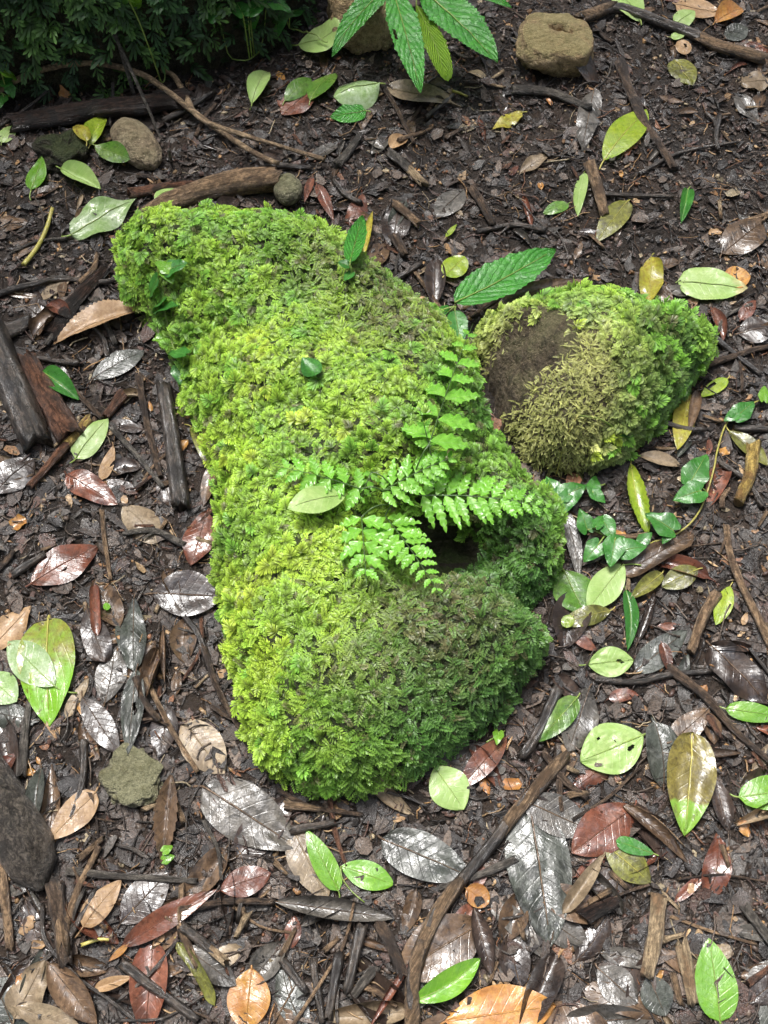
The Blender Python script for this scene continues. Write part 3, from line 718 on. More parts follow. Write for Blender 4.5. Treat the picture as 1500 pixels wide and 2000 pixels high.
hollow = lambda p: np.clip(1 - 1.3 * blob(p, 850, 1080, .03, .05) - .8 * blob(p, 760, 1065, .06, .022) - .6 * blob(p, 930, 1090, .02, .035), 0, 1)
moss_layer('moss', h1, sd1, 15000, 'feather', (.007, .012), lambda p: (col1(p)[0] * .38, np.ones(len(p))), boulder, b1loc, up=.35, keep=hollow)  # under-layer darkened, shade between the fronds put into its colour
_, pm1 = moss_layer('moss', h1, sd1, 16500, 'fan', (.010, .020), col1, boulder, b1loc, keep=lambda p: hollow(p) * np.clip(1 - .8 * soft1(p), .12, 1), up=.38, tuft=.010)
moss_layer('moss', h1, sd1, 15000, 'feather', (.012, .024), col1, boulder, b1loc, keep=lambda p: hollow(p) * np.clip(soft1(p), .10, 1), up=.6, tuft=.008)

# --- smaller boulder with a bare patch
out2 = [(940, 640, .06), (985, 612, .09), (1060, 590, .11), (1130, 580, .11), (1220, 590, .11), (1300, 615, .10), (1350, 640, .07), (1378, 690, .04), (1360, 740, .02), (1310, 780, .0), (1260, 840, .0), (1215, 890, .0), (1150, 925, .0), (1090, 935, .0), (1035, 925, .0), (1000, 880, .0), (965, 800, .0), (945, 720, .02)]
out2 = [(a, b, z * .5) for a, b, z in out2]
h2, sd2 = mound(out2, .135, .095, .16, [(1010, 690, .12, .05, .018)], seed=9)
b2loc = PZ(1150, 800, 0); b2loc[2] = 0
boulder2 = empty('mossy_boulder', b2loc); tag(boulder2, 'rounded mossy boulder with a patch of bare brown rock', 'boulder')
mound_obj('rock', h2, sd2, 'rock', boulder2, b2loc, step=1); settle(h2, sd2)
bare = lambda p: np.clip(1.4 * blob(p, 1015, 690, .11, .048) + 1.1 * blob(p, 1070, 655, .125, .038) + 1.0 * blob(p, 975, 740, .08, .03) + .0, 0, 1)
fine2 = lambda p: np.clip(1.3 * blob(p, 1090, 740, .12, .085) + blob(p, 1040, 850, .07, .07) + .8 * blob(p, 970, 640, .1, .05), 0, 1)
FINE = np.array([.56, .56, .19])
def col2(p):
    n = len(p); hh = np.clip(.5 + 1.6 * fbm(p[:, 0] * 30, p[:, 1] * 30, 5.0, 2, s=6), 0, 1)[:, None]
    c = MID * .95 + (BRIGHT - MID) * hh
    shade_wt = (blob(p, 1240, 880, .02, .09) + blob(p, 1060, 920, .0, .08) + .8 * blob(p, 1330, 740, .03, .06))[:, None]  # shade at the foot and right side worked into the moss green
    c = c + (DEEP_SHADE - c) * np.clip(shade_wt, 0, .85)
    br = (blob(p, 1290, 670, .10, .035))[:, None]
    c = c + (BROWN - c) * np.clip(br * RNG.random((n, 1)), 0, .9)
    fi = fine2(p)[:, None]
    c = c + (FINE * (.75 + .6 * RNG.random((n, 1))) - c) * fi * .9
    return c, np.ones(n)
moss_layer('moss', h2, sd2, 7000, 'feather', (.006, .011), lambda p: (col2(p)[0] * (.4 + .4 * fine2(p))[:, None], np.ones(len(p))), boulder2, b2loc, keep=lambda p: 1 - bare(p) ** .5, up=.3)  # lower moss layer, colour darkened to imitate shade in the gaps
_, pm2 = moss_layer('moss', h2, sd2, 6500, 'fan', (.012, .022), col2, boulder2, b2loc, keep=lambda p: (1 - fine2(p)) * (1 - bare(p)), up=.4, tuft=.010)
moss_layer('moss', h2, sd2, 15000, 'wisp', (.007, .014), col2, boulder2, b2loc, keep=lambda p: np.clip(fine2(p), .05, 1) * (1 - bare(p)) ** 1.5, up=.8)

# --- the most prominent single fronds, as parts of their boulders
from mathutils import Matrix
def frond_meshes():
    out = []
    for (pv, pf, ps) in PROTOS['fan']:
        for c in (BRIGHT, YEL, MID * 1.25):
            me = bpy.data.meshes.new('moss_frond'); me.from_pydata(pv.tolist(), [], pf.tolist()); me.update()
            a = me.color_attributes.new('Col', 'FLOAT_COLOR', 'POINT'); q = np.ones((len(pv), 4), np.float32); q[:, :3] = c * ps[:, None]; a.data.foreach_set('color', q.ravel())
            me.materials.append(M['moss']); out.append(me)
    return out
FM = frond_meshes()
def single_fronds(h, sd, n, parent, loc, keep, colfn):
    p, g = moss_points(h, sd, n * 4); m = RNG.random(len(p)) < keep(p); p, g = p[m][:n], g[m][:n]; n = len(p)
    d = frond_dirs(g, n, .45, .6); nn = g * .5 + np.array([0, -.4, 1.2]); s_ = np.cross(nn, d); s_ /= np.linalg.norm(s_, axis=1, keepdims=True); n2 = np.cross(d, s_)
    cc = colfn(p)[0] * 1.1
    for i in range(n):
        L = random.uniform(.018, .025); k = int(np.argmin([abs(cc[i][0] - q_[0]) + abs(cc[i][1] - q_[1]) for q_ in (BRIGHT, YEL, MID * 1.25)])); o = bpy.data.objects.new('moss_frond', FM[3 * random.randrange(len(PROTOS['fan'])) + k]); COL.objects.link(o); o.parent = parent
        q = p[i] + g[i] * .004 - np.asarray(loc)
        o.matrix_local = Matrix(((d[i][0] * L, s_[i][0] * L, n2[i][0] * L, q[0]), (d[i][1] * L, s_[i][1] * L, n2[i][1] * L, q[1]), (d[i][2] * L, s_[i][2] * L, n2[i][2] * L, q[2]), (0, 0, 0, 1)))
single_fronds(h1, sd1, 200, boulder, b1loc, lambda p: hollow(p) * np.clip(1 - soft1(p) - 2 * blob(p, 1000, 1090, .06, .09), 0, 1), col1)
single_fronds(h2, sd2, 90, boulder2, b2loc, lambda p: (1 - fine2(p)) * (1 - bare(p)), col2)

# --- dark mossy bank behind, upper left
out3 = [(-420, 235, 0), (-150, 215, 0), (0, 196, 0), (120, 186, 0), (230, 172, 0), (380, 140, 0), (520, 100, 0), (600, 45, 0), (640, -40, 0), (600, -180, 0), (100, -330, 0), (-420, -330, 0)]
h3, sd3 = mound(out3, .27, .07, .22, [], seed=13, power=.45)
b3loc = PZ(200, 60, 0); b3loc[2] = 0
bank = empty('mossy_bank', b3loc); tag(bank, 'steep dark bank draped in hanging deep green moss', 'bank')
mound_obj('earth_core', h3, sd3, 'rockdark', bank, b3loc); settle(h3, sd3)
def col3(p):
    hh = np.clip(.5 + 1.6 * fbm(p[:, 0] * 22, p[:, 2] * 22, 5.0, 2, s=6), 0, 1)[:, None]
    return np.array([.030, .085, .024]) + np.array([.07, .13, .02]) * hh ** 2, np.ones(len(p))
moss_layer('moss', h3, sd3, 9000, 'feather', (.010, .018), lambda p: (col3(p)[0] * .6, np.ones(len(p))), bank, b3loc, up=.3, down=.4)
moss_layer('moss', h3, sd3, 8000, 'finger', (.020, .042), col3, bank, b3loc, up=.6, down=.5, nup=.6, rnd=.7)

# ================================================================== LITTER (uncountable)
def xy_region(n, inview=.8):
    k = int(n * inview); pts = []
    while sum(len(q) for q in pts) < k:
        px = RNG.uniform(-90, 1590, n); py = RNG.uniform(-60, 2080, n)
        X = (px - 750) / 1000 * T; Y = (1000 - py) / 1000 * T
        t = -CAM_H / (Y * CP - SP); x, y = X * t, (Y * SP + CP) * t
        acc = RNG.random(n) < (t / t.max()) ** 2
        pts.append(np.stack([x, y], 1)[acc])
    a = np.vstack(pts)[:k]; b = np.stack([RNG.uniform(-1.1, 1.1, n - k), RNG.uniform(-.4, 2.2, n - k)], 1)
    q = np.vstack([a, b]); return q[samp(ROCKMASK, q[:, 0], q[:, 1]) < .5]
DARKS = np.array([(.030, .020, .015), (.050, .033, .024), (.075, .048, .034), (.11, .072, .048), (.045, .036, .031), (.09, .075, .062), (.15, .10, .066), (.10, .045, .028), (.026, .020, .018)])
DARKS = DARKS * .72 + DARKS.mean(1, keepdims=True) * .28
LIGHTS = np.array([(.36, .21, .09), (.45, .30, .16), (.30, .16, .07), (.40, .32, .20), (.22, .10, .05)])
def litter_cols(n, light=.10):
    c = DARKS[RNG.integers(0, len(DARKS), n)]; l = RNG.random(n) < light
    c[l] = LIGHTS[RNG.integers(0, len(LIGHTS), int(l.sum()))]
    return c * RNG.uniform(.45, 1.05, (n, 1))
def scraps(n, s0, s1, light, tilt, zj, near=None):
    q = xy_region(n)
    if near: q = q[RNG.random(len(q)) < np.clip((near - q[:, 1]) / .5, 0, 1)]
    n = len(q); sz = np.exp(RNG.uniform(np.log(s0), np.log(s1), n))
    asp = RNG.uniform(.14, .75, n); a = RNG.uniform(0, 2 * pi, n); tx = RNG.normal(0, tilt, n); ty = RNG.normal(0, tilt, n)
    # 3 x 3 patch, ragged outline, bent
    gu, gv = np.meshgrid([-1, 0, 1], [-1, 0, 1], indexing='ij'); gu = gu.ravel().astype(float); gv = gv.ravel().astype(float)
    r = np.hypot(gu, gv); gu, gv = np.where(r > 1.2, gu * .68, gu), np.where(r > 1.2, gv * .68, gv)
    lu = gu[None] * (1 + RNG.normal(0, .22, (n, 9))); lv = gv[None] * (1 + RNG.normal(0, .22, (n, 9)))
    lx = lu * (sz / 2)[:, None]; ly = lv * (sz * asp / 2)[:, None]
    lz = (RNG.normal(0, .35, (n, 1)) * lv ** 2 * asp[:, None] + RNG.normal(0, .22, (n, 1)) * lu ** 2) * sz[:, None] / 2 + RNG.normal(0, .04, (n, 9)) * sz[:, None]
    if near: lz *= .3
    lz += lx * tx[:, None] + ly * ty[:, None]
    ca, sa = np.cos(a)[:, None], np.sin(a)[:, None]
    X = q[:, :1] + lx * ca - ly * sa; Y = q[:, 1:] + lx * sa + ly * ca
    Z = samp(HG, q[:, 0], q[:, 1])[:, None] + lz + (RNG.uniform(0, zj, (n, 1)))
    f = np.array([(0, 3, 4, 1), (1, 4, 5, 2), (3, 6, 7, 4), (4, 7, 8, 5)])
    F = (f[None] + (np.arange(n) * 9)[:, None, None]).reshape(-1, 4)
    C = np.repeat(litter_cols(n, light), 9, 0)
    return np.stack([X, Y, Z], -1).reshape(-1, 3), F, C
def litter_obj(name, V, F, C, mat): return tag(mesh_obj(name, V, F, M[mat], col=C), None, None, kind='stuff')
pend = []
for nm, lab, args in (('leaf_litter', 'fine layer of rotting leaf scraps over the forest floor', (19000, .004, .018, .07, .30, .004)), ('leaf_litter', 'larger torn flakes of wet rotting leaf over the forest floor', (5000, .014, .034, .03, .14, .005)), ('leaf_litter', 'broad dark flakes of rotten leaf matted on the forest floor', (3200, .026, .052, .02, .035, .003, 1.1))):
    V, F, C = scraps(*args); o = litter_obj(nm, V, F, C, 'litter'); tag(o, lab, 'litter'); pend.append(V)
# crumbs of soil and bark
q = xy_region(20000); n = len(q); s = np.exp(RNG.uniform(np.log(.0010), np.log(.0042), n))
jv = ICO1[None] * (1 + RNG.normal(0, .20, (n, len(ICO1), 1))) * s[:, None, None] * np.stack([RNG.uniform(.7, 1.9, n), RNG.uniform(.6, 1.1, n), RNG.uniform(.5, .9, n)], 1)[:, None, :]
a = RNG.uniform(0, 2 * pi, n)[:, None]; V = np.stack([q[:, :1] + jv[..., 0] * np.cos(a) - jv[..., 1] * np.sin(a), q[:, 1:] + jv[..., 0] * np.sin(a) + jv[..., 1] * np.cos(a), samp(HG, q[:, 0], q[:, 1])[:, None] + jv[..., 2] + RNG.uniform(0, .003, (n, 1))], -1).reshape(-1, 3)
F = (ICO1F[None] + (np.arange(n) * len(ICO1))[:, None, None]).reshape(-1, 3)
o = litter_obj('soil_crumbs', V, F, np.repeat(litter_cols(n, .12), len(ICO1), 0), 'crumb'); tag(o, 'dark crumbs of wet soil and bark between the leaves', 'soil')
# rootlets and bits of stalk
def stalks(n, l0, l1, r0, r1, light, zj=.006):
    q = xy_region(n); n = len(q); Ls = np.exp(RNG.uniform(np.log(l0), np.log(l1), n)); r = np.exp(RNG.uniform(np.log(r0), np.log(r1), n))
    a = RNG.uniform(0, 2 * pi, n); k = RNG.normal(0, .22, n); tl = RNG.normal(0, .10, n)
    t = np.linspace(-.5, .5, 5); x = t[None] * Ls[:, None]; y = k[:, None] * Ls[:, None] * (t[None] ** 2 * 2) + RNG.normal(0, .03, (n, 5)) * Ls[:, None]
    X = q[:, :1] + x * np.cos(a)[:, None] - y * np.sin(a)[:, None]; Y = q[:, 1:] + x * np.sin(a)[:, None] + y * np.cos(a)[:, None]
    Z = samp(HG, q[:, 0], q[:, 1])[:, None] + r[:, None] + x * tl[:, None] + RNG.uniform(0, zj, (n, 1))
    C0 = np.stack([X, Y, Z], -1); nn = np.stack([-np.sin(a), np.cos(a), np.zeros(n)], 1)[:, None, :]
    rr = r[:, None, None]; ring = [C0 + nn * rr, C0 + np.array([0, 0, 1.0]) * rr, C0 - nn * rr, C0 - np.array([0, 0, 1.0]) * rr]
    V = np.stack(ring, 2).reshape(-1, 3)
    f = [(i * 4 + j, i * 4 + (j + 1) % 4, (i + 1) * 4 + (j + 1) % 4, (i + 1) * 4 + j) for i in range(4) for j in range(4)] + [(3, 2, 1, 0), (16, 17, 18, 19)]
    F = (np.array(f)[None] + (np.arange(n) * 20)[:, None, None]).reshape(-1, 4)
    return V, F, np.repeat(litter_cols(n, light), 20, 0)
V, F, C = stalks(11000, .010, .055, .0003, .0013, .14); pend.append(V); tag(litter_obj('twig_litter', V, F, C, 'litter'), 'fine twigs, rootlets and stalk bits strewn through the litter', 'litter')
off_rock = ROCKMASK < .5
HB = HG.copy()
for V in pend: raise_h(V[:, 0], V[:, 1], np.minimum(V[:, 2], samp(HB, V[:, 0], V[:, 1]) + .011))
HG = np.where(off_rock, np.maximum(HG, HB + .002), HB)

# ================================================================== FOREST ROUND THE CLEARING (unseen trees, added to shade the floor from the sides)
def bark_tree_mats():
    t = NT('canopy_leaves'); v = t.objvec(); c = t.mix(t.ramp(t.noise(v, .8, 4, .6), .4, .6), (.035, .075, .018), (.06, .11, .025))
    return t.bsdf(c, .5, None, .4, transl=.2)
M['canopy'] = bark_tree_mats()
rs = np.random.default_rng(3)
for k in range(15):
    a = 2 * pi * k / 15 + rs.uniform(-.12, .12); r = rs.uniform(4.2, 6.0); h = rs.uniform(7.0, 9.5)
    loc = np.array([r * sin(a), .7 + r * cos(a), 0.0]); loc[2] = float(ground_h(loc[0], loc[1])) - .03
    tr = empty('shade_tree', loc); tag(tr, 'one of the unseen broadleaf trees added to shade the floor', 'shade_tree', 'unseen trees shading the clearing')
    tp = spline([(0, 0, 0), (rs.uniform(-.2, .2), rs.uniform(-.2, .2), h * .4), (rs.uniform(-.4, .4), rs.uniform(-.4, .4), h * .9)], .4)
    v, f, uv = tube_geo(tp, np.linspace(.17, .04, len(tp)), 12, .2, k); trunk = mesh_obj('trunk', v, f, M['bark'], tr, uv=uv)
    for j in range(6):
        i = int(len(tp) * rs.uniform(.3, .9)); aa = rs.uniform(0, 2 * pi); l = rs.uniform(.8, 1.5)
        v, f, uv = tube_geo([tp[i], tp[i] + np.array([cos(aa) * l * .5, sin(aa) * l * .5, .25]), tp[i] + np.array([cos(aa) * l, sin(aa) * l, .7])], np.array([.05, .035, .015]), 6); mesh_obj('limb', v, f, M['bark'], trunk, uv=uv)
    n = 2600; u = rs.normal(0, 1, (n, 3)); u /= np.linalg.norm(u, axis=1, keepdims=True); u *= (rs.random((n, 1)) ** .45)
    c = u * np.array([1.5, 1.5, h * .44]) * (1 + .3 * fbm(u[:, 0] * 3 + k, u[:, 1] * 3, u[:, 2] * 3, 2)[:, None]) + np.array([0, 0, h * .52])
    c[:, 2] = np.maximum(c[:, 2], .35)
    d1 = rs.normal(0, 1, (n, 3)); d1 /= np.linalg.norm(d1, axis=1, keepdims=True); d2 = np.cross(d1, rs.normal(0, 1, (n, 3))); d2 /= np.linalg.norm(d2, axis=1, keepdims=True)
    s_ = rs.uniform(.10, .22, (n, 1)); V = np.stack([c - d1 * s_, c + d2 * s_ * .5, c + d1 * s_, c - d2 * s_ * .5], 1).reshape(-1, 3)
    mesh_obj('crown', V, np.arange(n * 4).reshape(n, 4), M['canopy'], tr, smooth=False)

# ================================================================== STONES
def stumpy(V):
    r = np.hypot(V[:, 0], V[:, 1]); top = V[:, 2] > .3
    V[:, 0:2] *= np.where(V[:, 2] < 0, 1 + .45 * V[:, 2] * (.7 + .5 * np.sin(3 * np.arctan2(V[:, 1], V[:, 0]) + 1)), 1)[:, None]
    w = .10 * fbm(V[:, 0] * 5, V[:, 1] * 5, 3.0, 3)
    hole = np.exp(-(((V[:, 0] - .08 + w) / .26) ** 4 + ((V[:, 1] + .35 * V[:, 0] - .12 + w) / .11) ** 4)) * (V[:, 2] > 0)
    V[:, 2] -= .80 * hole
    return V
stone('stone', 'ochre block of stone with a dark hollow in its flat top', 1085, 78, 74, 60, .105, 0.0, 'ochre', .16, flat=.45, seed=3, fn=stumpy, sink=.30)
stone('stone', 'rough yellow brown rock under the serrated leaves', 712, 22, 78, 62, .13, .1, 'ochre', .2, seed=8, sharp=.35, sink=.3)
stone('stone', 'oval tan stone beside the rotten log', 266, 277, 38, 62, .055, .62, 'stonebrown', .09, seed=5, sink=.3)
stone('stone', 'small round greenish stone near the big boulder', 562, 367, 28, 30, .040, 0, 'stonegreen', .07, seed=6, sink=.3)
stone('stone', 'flat grey green stone half sunk in the litter', 250, 1512, 60, 52, .035, .2, 'stonegreen', .40, seed=12, sink=.45, flat=.5)
stone('stone', 'tiny white pebble near the yellow green leaf', 1367, 1152, 7, 7, .008, 0, 'stonebrown', .1, seed=14)
stone('stone', 'dark rotten lump near the rotten log', 115, 290, 48, 42, .06, .3, 'rockdark', .3, seed=15, sharp=.4, sink=.35)

# ================================================================== LOGS AND ROOTS
stick('rotten_log', 'dark rotten log lying along the foot of the mossy bank', [(40, 252), (120, 236), (230, 220), (360, 208)], 20, 'rotten', 'log', sides=16, bump=.45, taper=(.85, 1), jag=1.5)
stick('root', 'thick dark knobbly root with a blunt end', [(-90, 1400), (-25, 1510), (22, 1590), (58, 1660), (85, 1740)], 50, 'root', 'root', sides=32, bump=.16, taper=(.7, 1.25), jag=.0, sink=.30, endround=3)
stick('broken_branch', 'thick brown branch with mottled bark touching the boulder', [(288, 432), (330, 402), (400, 378), (470, 366), (535, 362)], 25, 'barktan', 'branch', sides=16, bump=.35, taper=(.8, .9), sink=.4)
stick('stick', 'reddish stick lying behind the mottled branch', [(262, 382), (320, 372), (385, 366)], 11, 'barkred', bump=.35)
stick('log', 'charred dark log running off beside the dark green leaf', [(-25, 640), (15, 730), (45, 800), (72, 862)], 36, 'barkdark', 'log', sides=20, bump=.2, taper=(1, .8), sink=.4)
stick('rotten_log', 'crumbling red brown log beside the charred log', [(55, 705), (85, 760), (118, 820), (135, 845)], 25, 'barkred', 'log', sides=14, bump=.5, taper=(.7, 1), sink=.3)
stick('log', 'dark torn bark slab near the big tan leaf', [(105, 650), (150, 590), (205, 530)], 18, 'rotten', 'bark', sides=10, bump=.6, flat=.5, sink=.3)
stick('log', 'black lump of bark beside the curled brown crumpled leaf', [(-20, 640), (20, 650), (55, 630)], 24, 'barkdark', 'bark', sides=10, bump=.6, flat=.6, sink=.2)

# ================================================================== NAMED DEAD LEAVES (bottom to top)
def dead_leaves(D):
    D('large grey wet leaf lying beside the tan dry leaf', 'grey', 395, 1535, 588, 1660, 150, 'ov', arch=.02, tear=.25, wave=.06)
    D('large dark grey spotted wet leaf beside the long broken stick', 'greydark', 1035, 1580, 1075, 1850, 165, 'ov', arch=.03, wave=.03)
    D('brown grey leaf overlapping the large spotted wet leaf', 'grey', 1015, 1562, 1160, 1625, 78, 'ell', arch=.03)
    D('red brown leaf with a grey middle under the green scrap', 'red', 1240, 1575, 1115, 1668, 95, 'ell', arch=.04, wave=.04)
    D('twisted brown leaf curling near the big olive leaf', 'brown', 1212, 1568, 1345, 1690, 48, 'lan', curl=1.4, arch=.03, side=.1)
    D('brown wet leaf beneath the small bright green scrap', 'olive', 1180, 1650, 1270, 1725, 60, 'ell', arch=.04, name='dead_leaf')
    D('tan curled leaf rising from the spotted wet leaf', 'drytan', 1182, 1665, 1098, 1785, 52, 'obov', fold=.7, arch=.07, tear=.35)
    D('broad grey brown leaf near the two joined green leaves', 'greydark', 745, 1640, 925, 1715, 120, 'ov', arch=.05, name='dead_leaf', tear=.2)
    D('broad brown leaf with raised veins under the stick end', 'brown', 945, 1800, 775, 1905, 125, 'ell', arch=.06, fold=.15)
    D('dark brown leaf with a curled rim beside the broad brown leaf', 'dark', 925, 1770, 960, 1905, 58, 'ell', curl=1.5, arch=.02)
    D('red brown rolled leaf beside the broad veined brown leaf', 'red', 800, 1880, 720, 2010, 42, 'lan', curl=2.0, arch=.04)
    D('tan dry leaf with hairy veins beside the green pair', 'drytan', 575, 1625, 640, 1760, 100, 'ov', arch=.05, tear=.25)
    D('grey brown rolled leaf lying near the tan dry leaf', 'grey', 535, 1760, 770, 1795, 80, 'ell', curl=1.8, arch=.02)
    D('brown toothed leaf folded beside the flat grey stone', 'brown', 335, 1510, 318, 1685, 52, 'ell', fold=.6, serr=.25, nserr=9, nu=28, arch=.03)
    D('smooth orange brown leaf with a thin dark stalk', 'tan', 165, 1812, 238, 1718, 62, 'ov', pet=.25, arch=.05, name='dead_leaf')
    D('dark grey leaf beneath the long red brown leaf', 'dark', 235, 1805, 330, 1705, 72, 'ell', arch=.03)
    D('long red brown leaf crossing the litter', 'red', 238, 1848, 425, 1735, 62, 'lan', arch=.04, fold=.2)
    D('short glossy brick red leaf beside the grey wet leaf', 'red', 428, 1738, 530, 1705, 58, 'ell', arch=.05, wave=.05)
    D('small orange tip of leaf under the long red leaf', 'orange', 250, 1845, 212, 1878, 18, 'lan')
    D('tan papery leaf beside the thick root', 'tan', 190, 1548, 95, 1640, 78, 'ov', tear=.35, arch=.03)
    D('pale brown crumpled leaf beside the hairy tongue shaped leaf', 'drytan', 30, 1990, 90, 1875, 90, 'ov', wave=.14, tear=.3)
    D('brown hairy leaf curled like a tongue', 'brown', 95, 1880, 190, 2000, 85, 'ell', curl=1.2, arch=.06)
    D('ribbed pale brown leaf under the hairy tongue shaped leaf', 'drytan', 25, 1965, 165, 2015, 55, 'ell', wave=.12)
    D('orange brown oval leaf with a dark midrib among dark stubs', 'orange', 492, 1890, 480, 2015, 85, 'ell', arch=.05)
    D('grey leaf bit with curled rim near the small tan leaf', 'grey', 360, 1848, 462, 1925, 58, 'ell', arch=.03, wave=.1)
    D('olive strap leaf bent over the grey leaf bit', 'olive', 345, 1840, 420, 1965, 26, 'strip', curl=.9, arch=.05, side=.3, name='dead_leaf')
    D('small tan folded leaf beside the dark curved twig', 'tan', 188, 1932, 258, 1908, 34, 'ov', fold=.5)
    D('red brown wet leaf with grey glaze near the two tone leaf', 'red', 60, 1142, 192, 1068, 72, 'ell', arch=.03, wave=.05)
    D('large dark oval leaf with wet sheen beside the boulder', 'dark', 295, 1160, 438, 1168, 88, 'ell', arch=.03, fold=.15)
    D('dark oblong leaf beside the two tone green leaf', 'dark', 168, 1185, 205, 1295, 72, 'obov', arch=.04, wave=.05)
    D('brown ribbed leaf roll lying on the dark oblong leaf', 'red', 185, 1140, 192, 1245, 30, 'strip', curl=1.4, arch=.03)
    D('dark grey leaf with wavy rim beside the brown leaf roll', 'greydark', 262, 1165, 262, 1312, 66, 'obov', wave=.12, arch=.04, name='dead_leaf')
    D('brown pod shaped rolled leaf with a pale tip', 'brown', 318, 1228, 322, 1335, 40, 'lan', curl=2.2, arch=.06)
    D('split grey green leaf with a silvery wet half', 'greydark', 268, 1310, 250, 1475, 55, 'lan', arch=.03, holes=((.45, .15, .06), (.5, .3, .05)), nu=40, nv=22, name='dead_leaf')
    D('dark purple leaf near the two tone green leaf', 'dark', 160, 1360, 230, 1470, 55, 'ell', arch=.03)
    D('torn orange brown leaf near the two tone green leaf', 'tan', -15, 1270, 62, 1185, 72, 'ov', tear=.4, wave=.1)
    D('wet brown leaf with a pale midrib against the boulder', 'red', 405, 1000, 375, 1108, 58, 'ell', arch=.03, wave=.08)
    D('thin brown leaf bent under the folded olive leaf', 'brown', 418, 880, 398, 990, 34, 'ell', arch=.05, fold=.4)
    D('dark red leaf lying near the end of the charred log', 'dark', -10, 965, 68, 898, 66, 'ell', arch=.03)
    D('red brown wet leaf with a torn notch by the thick dark stick', 'red', 130, 928, 230, 985, 68, 'ov', arch=.05, wave=.06)
    D('narrow tan leaf tip near the pale green leaf', 'tan', 222, 870, 200, 938, 30, 'obov')
    D('dark grey green leaf beside the boulder flank', 'greydark', 180, 742, 282, 685, 46, 'ell', arch=.05, name='dead_leaf')
    D('curled brown crumpled leaf near the thin black stick', 'brown', 65, 660, 118, 605, 60, 'ov', curl=1.6, arch=.08, wave=.1)
    D('red brown curled leaf near the thin black stick', 'red', 95, 595, 140, 625, 36, 'ell', curl=1.4, arch=.06)
    D('large tan toothed leaf folded along its midrib', 'tan', 272, 590, 106, 676, 78, 'lan', fold=.5, roll=.25, serr=.14, nserr=20, nu=60, arch=.05, lift=.006, conform=.15, embed=.9)
    D('grey white cracked leaf near the ochre stone', 'grey', 1160, 175, 1135, 300, 58, 'ov', wave=.1, tear=.3)
    D('brown wet leaf with a glossy pale tip', 'olive', 1318, 118, 1352, 168, 58, 'ov', arch=.04, name='dead_leaf')
    D('broad flat brown leaf beyond the large pale green leaf', 'brown', 1408, 498, 1495, 432, 66, 'ell', arch=.05, wave=.05)
    D('pale tan leaf beyond the dark broken branch', 'tan', 1318, 12, 1408, 30, 55, 'ov', tear=.3)
    D('rusty curled leaf beyond the dark broken branch', 'orange', 1395, 45, 1450, 18, 45, 'ell', curl=.9, arch=.08)
    D('grey green leaf bit under the broken branch end', 'greydark', 1415, 75, 1460, 55, 32, 'ell', name='dead_leaf')
    D('lobed pale brown leaf near the splintered branch end', 'drytan', 1445, 165, 1510, 160, 45, 'ov', tear=.5, wave=.1)
    D('dark grey matte leaf near the seedling', 'grey', 905, 372, 852, 425, 44, 'ell', arch=.03)
    D('long brown strap leaf behind the rounded boulder', 'brown', 935, 605, 1150, 548, 46, 'lan', arch=.05, curl=.9)
    D('ribbed dark leaf standing beside the seedling', 'dark', 848, 600, 850, 502, 50, 'ell', curl=1.0, arch=.05)
    D('slim brown leaf near the round stone', 'red', 618, 360, 652, 432, 32, 'lan', arch=.05, fold=.3)
    D('slim dark red leaf beside the round stone', 'red', 612, 345, 595, 405, 22, 'lan', fold=.4)
    D('brown smooth leaf with a pale midrib near the serrated plant', 'drytan', 752, 170, 902, 212, 62, 'acu', arch=.05, fold=.2, name='dead_leaf')
    D('small tan shell of leaf near the pale tipped stick', 'tan', 762, 290, 792, 268, 28, 'round', cup=.25)
    D('brown leaf end under the yellow crumpled leaf', 'brown', 1300, 560, 1275, 612, 50, 'ell', arch=.04)
    D('brown wet leaf roll beside the rounded boulder', 'red', 1388, 600, 1412, 668, 36, 'ell', curl=1.7, arch=.05)
    D('dark red pointed leaf near the large pale green leaf', 'red', 1445, 625, 1475, 588, 34, 'ov', arch=.05)
    D('dark wet oval leaf beside the dark red pointed leaf', 'dark', 1440, 655, 1510, 640, 50, 'ell', arch=.04)
    D('orange brown leaf flake beside the pale green leaf', 'orange', 1408, 552, 1465, 540, 42, 'ell', tear=.35, cup=.1)
    D('grey white withered leaf near the yellow leaf', 'drytan', 1245, 892, 1330, 910, 32, 'ell', fold=.4, arch=.05)
    D('long grey brown leaf beside the boulder near the green pair', 'grey', 1095, 990, 1130, 1135, 40, 'lan', arch=.03, side=.15, name='dead_leaf')
    D('dark brown bark strip behind the pale green leaf', 'brown', 1210, 1125, 1355, 1042, 46, 'strip', arch=.04, curl=.8, name='dead_leaf')
    D('dark rolled leaf standing behind the folded green leaf', 'dark', 1245, 1255, 1280, 1150, 40, 'lan', curl=1.7, arch=.06)
    D('dark wet leaf with silver glaze beside the holed leaf', 'greydark', 1240, 1312, 1342, 1232, 72, 'ov', arch=.04, name='dead_leaf')
    D('small maroon leaf lying on the dark silver glazed leaf', 'red', 1292, 1255, 1308, 1318, 34, 'ov', fold=.4, arch=.04)
    D('maroon leaf beside the holed pale leaf', 'red', 1120, 1245, 1165, 1272, 30, 'ov', arch=.05)
    D('pinkish brown ovate leaf near the big olive leaf', 'brown', 1310, 1450, 1385, 1385, 68, 'ov', arch=.04)
    D('large dark torn leaf between the brown stick and forked stick', 'dark', 1385, 1260, 1500, 1380, 95, 'ov', arch=.06, wave=.1, tear=.2)
    D('grey withered leaf beneath the mottled green leaf', 'grey', 1150, 1345, 1110, 1470, 75, 'ell', wave=.1, tear=.2)
    D('glossy chestnut brown leaf at the foot of the big boulder', 'red', 990, 1440, 898, 1540, 52, 'ell', arch=.06, fold=.2, rough=.02)
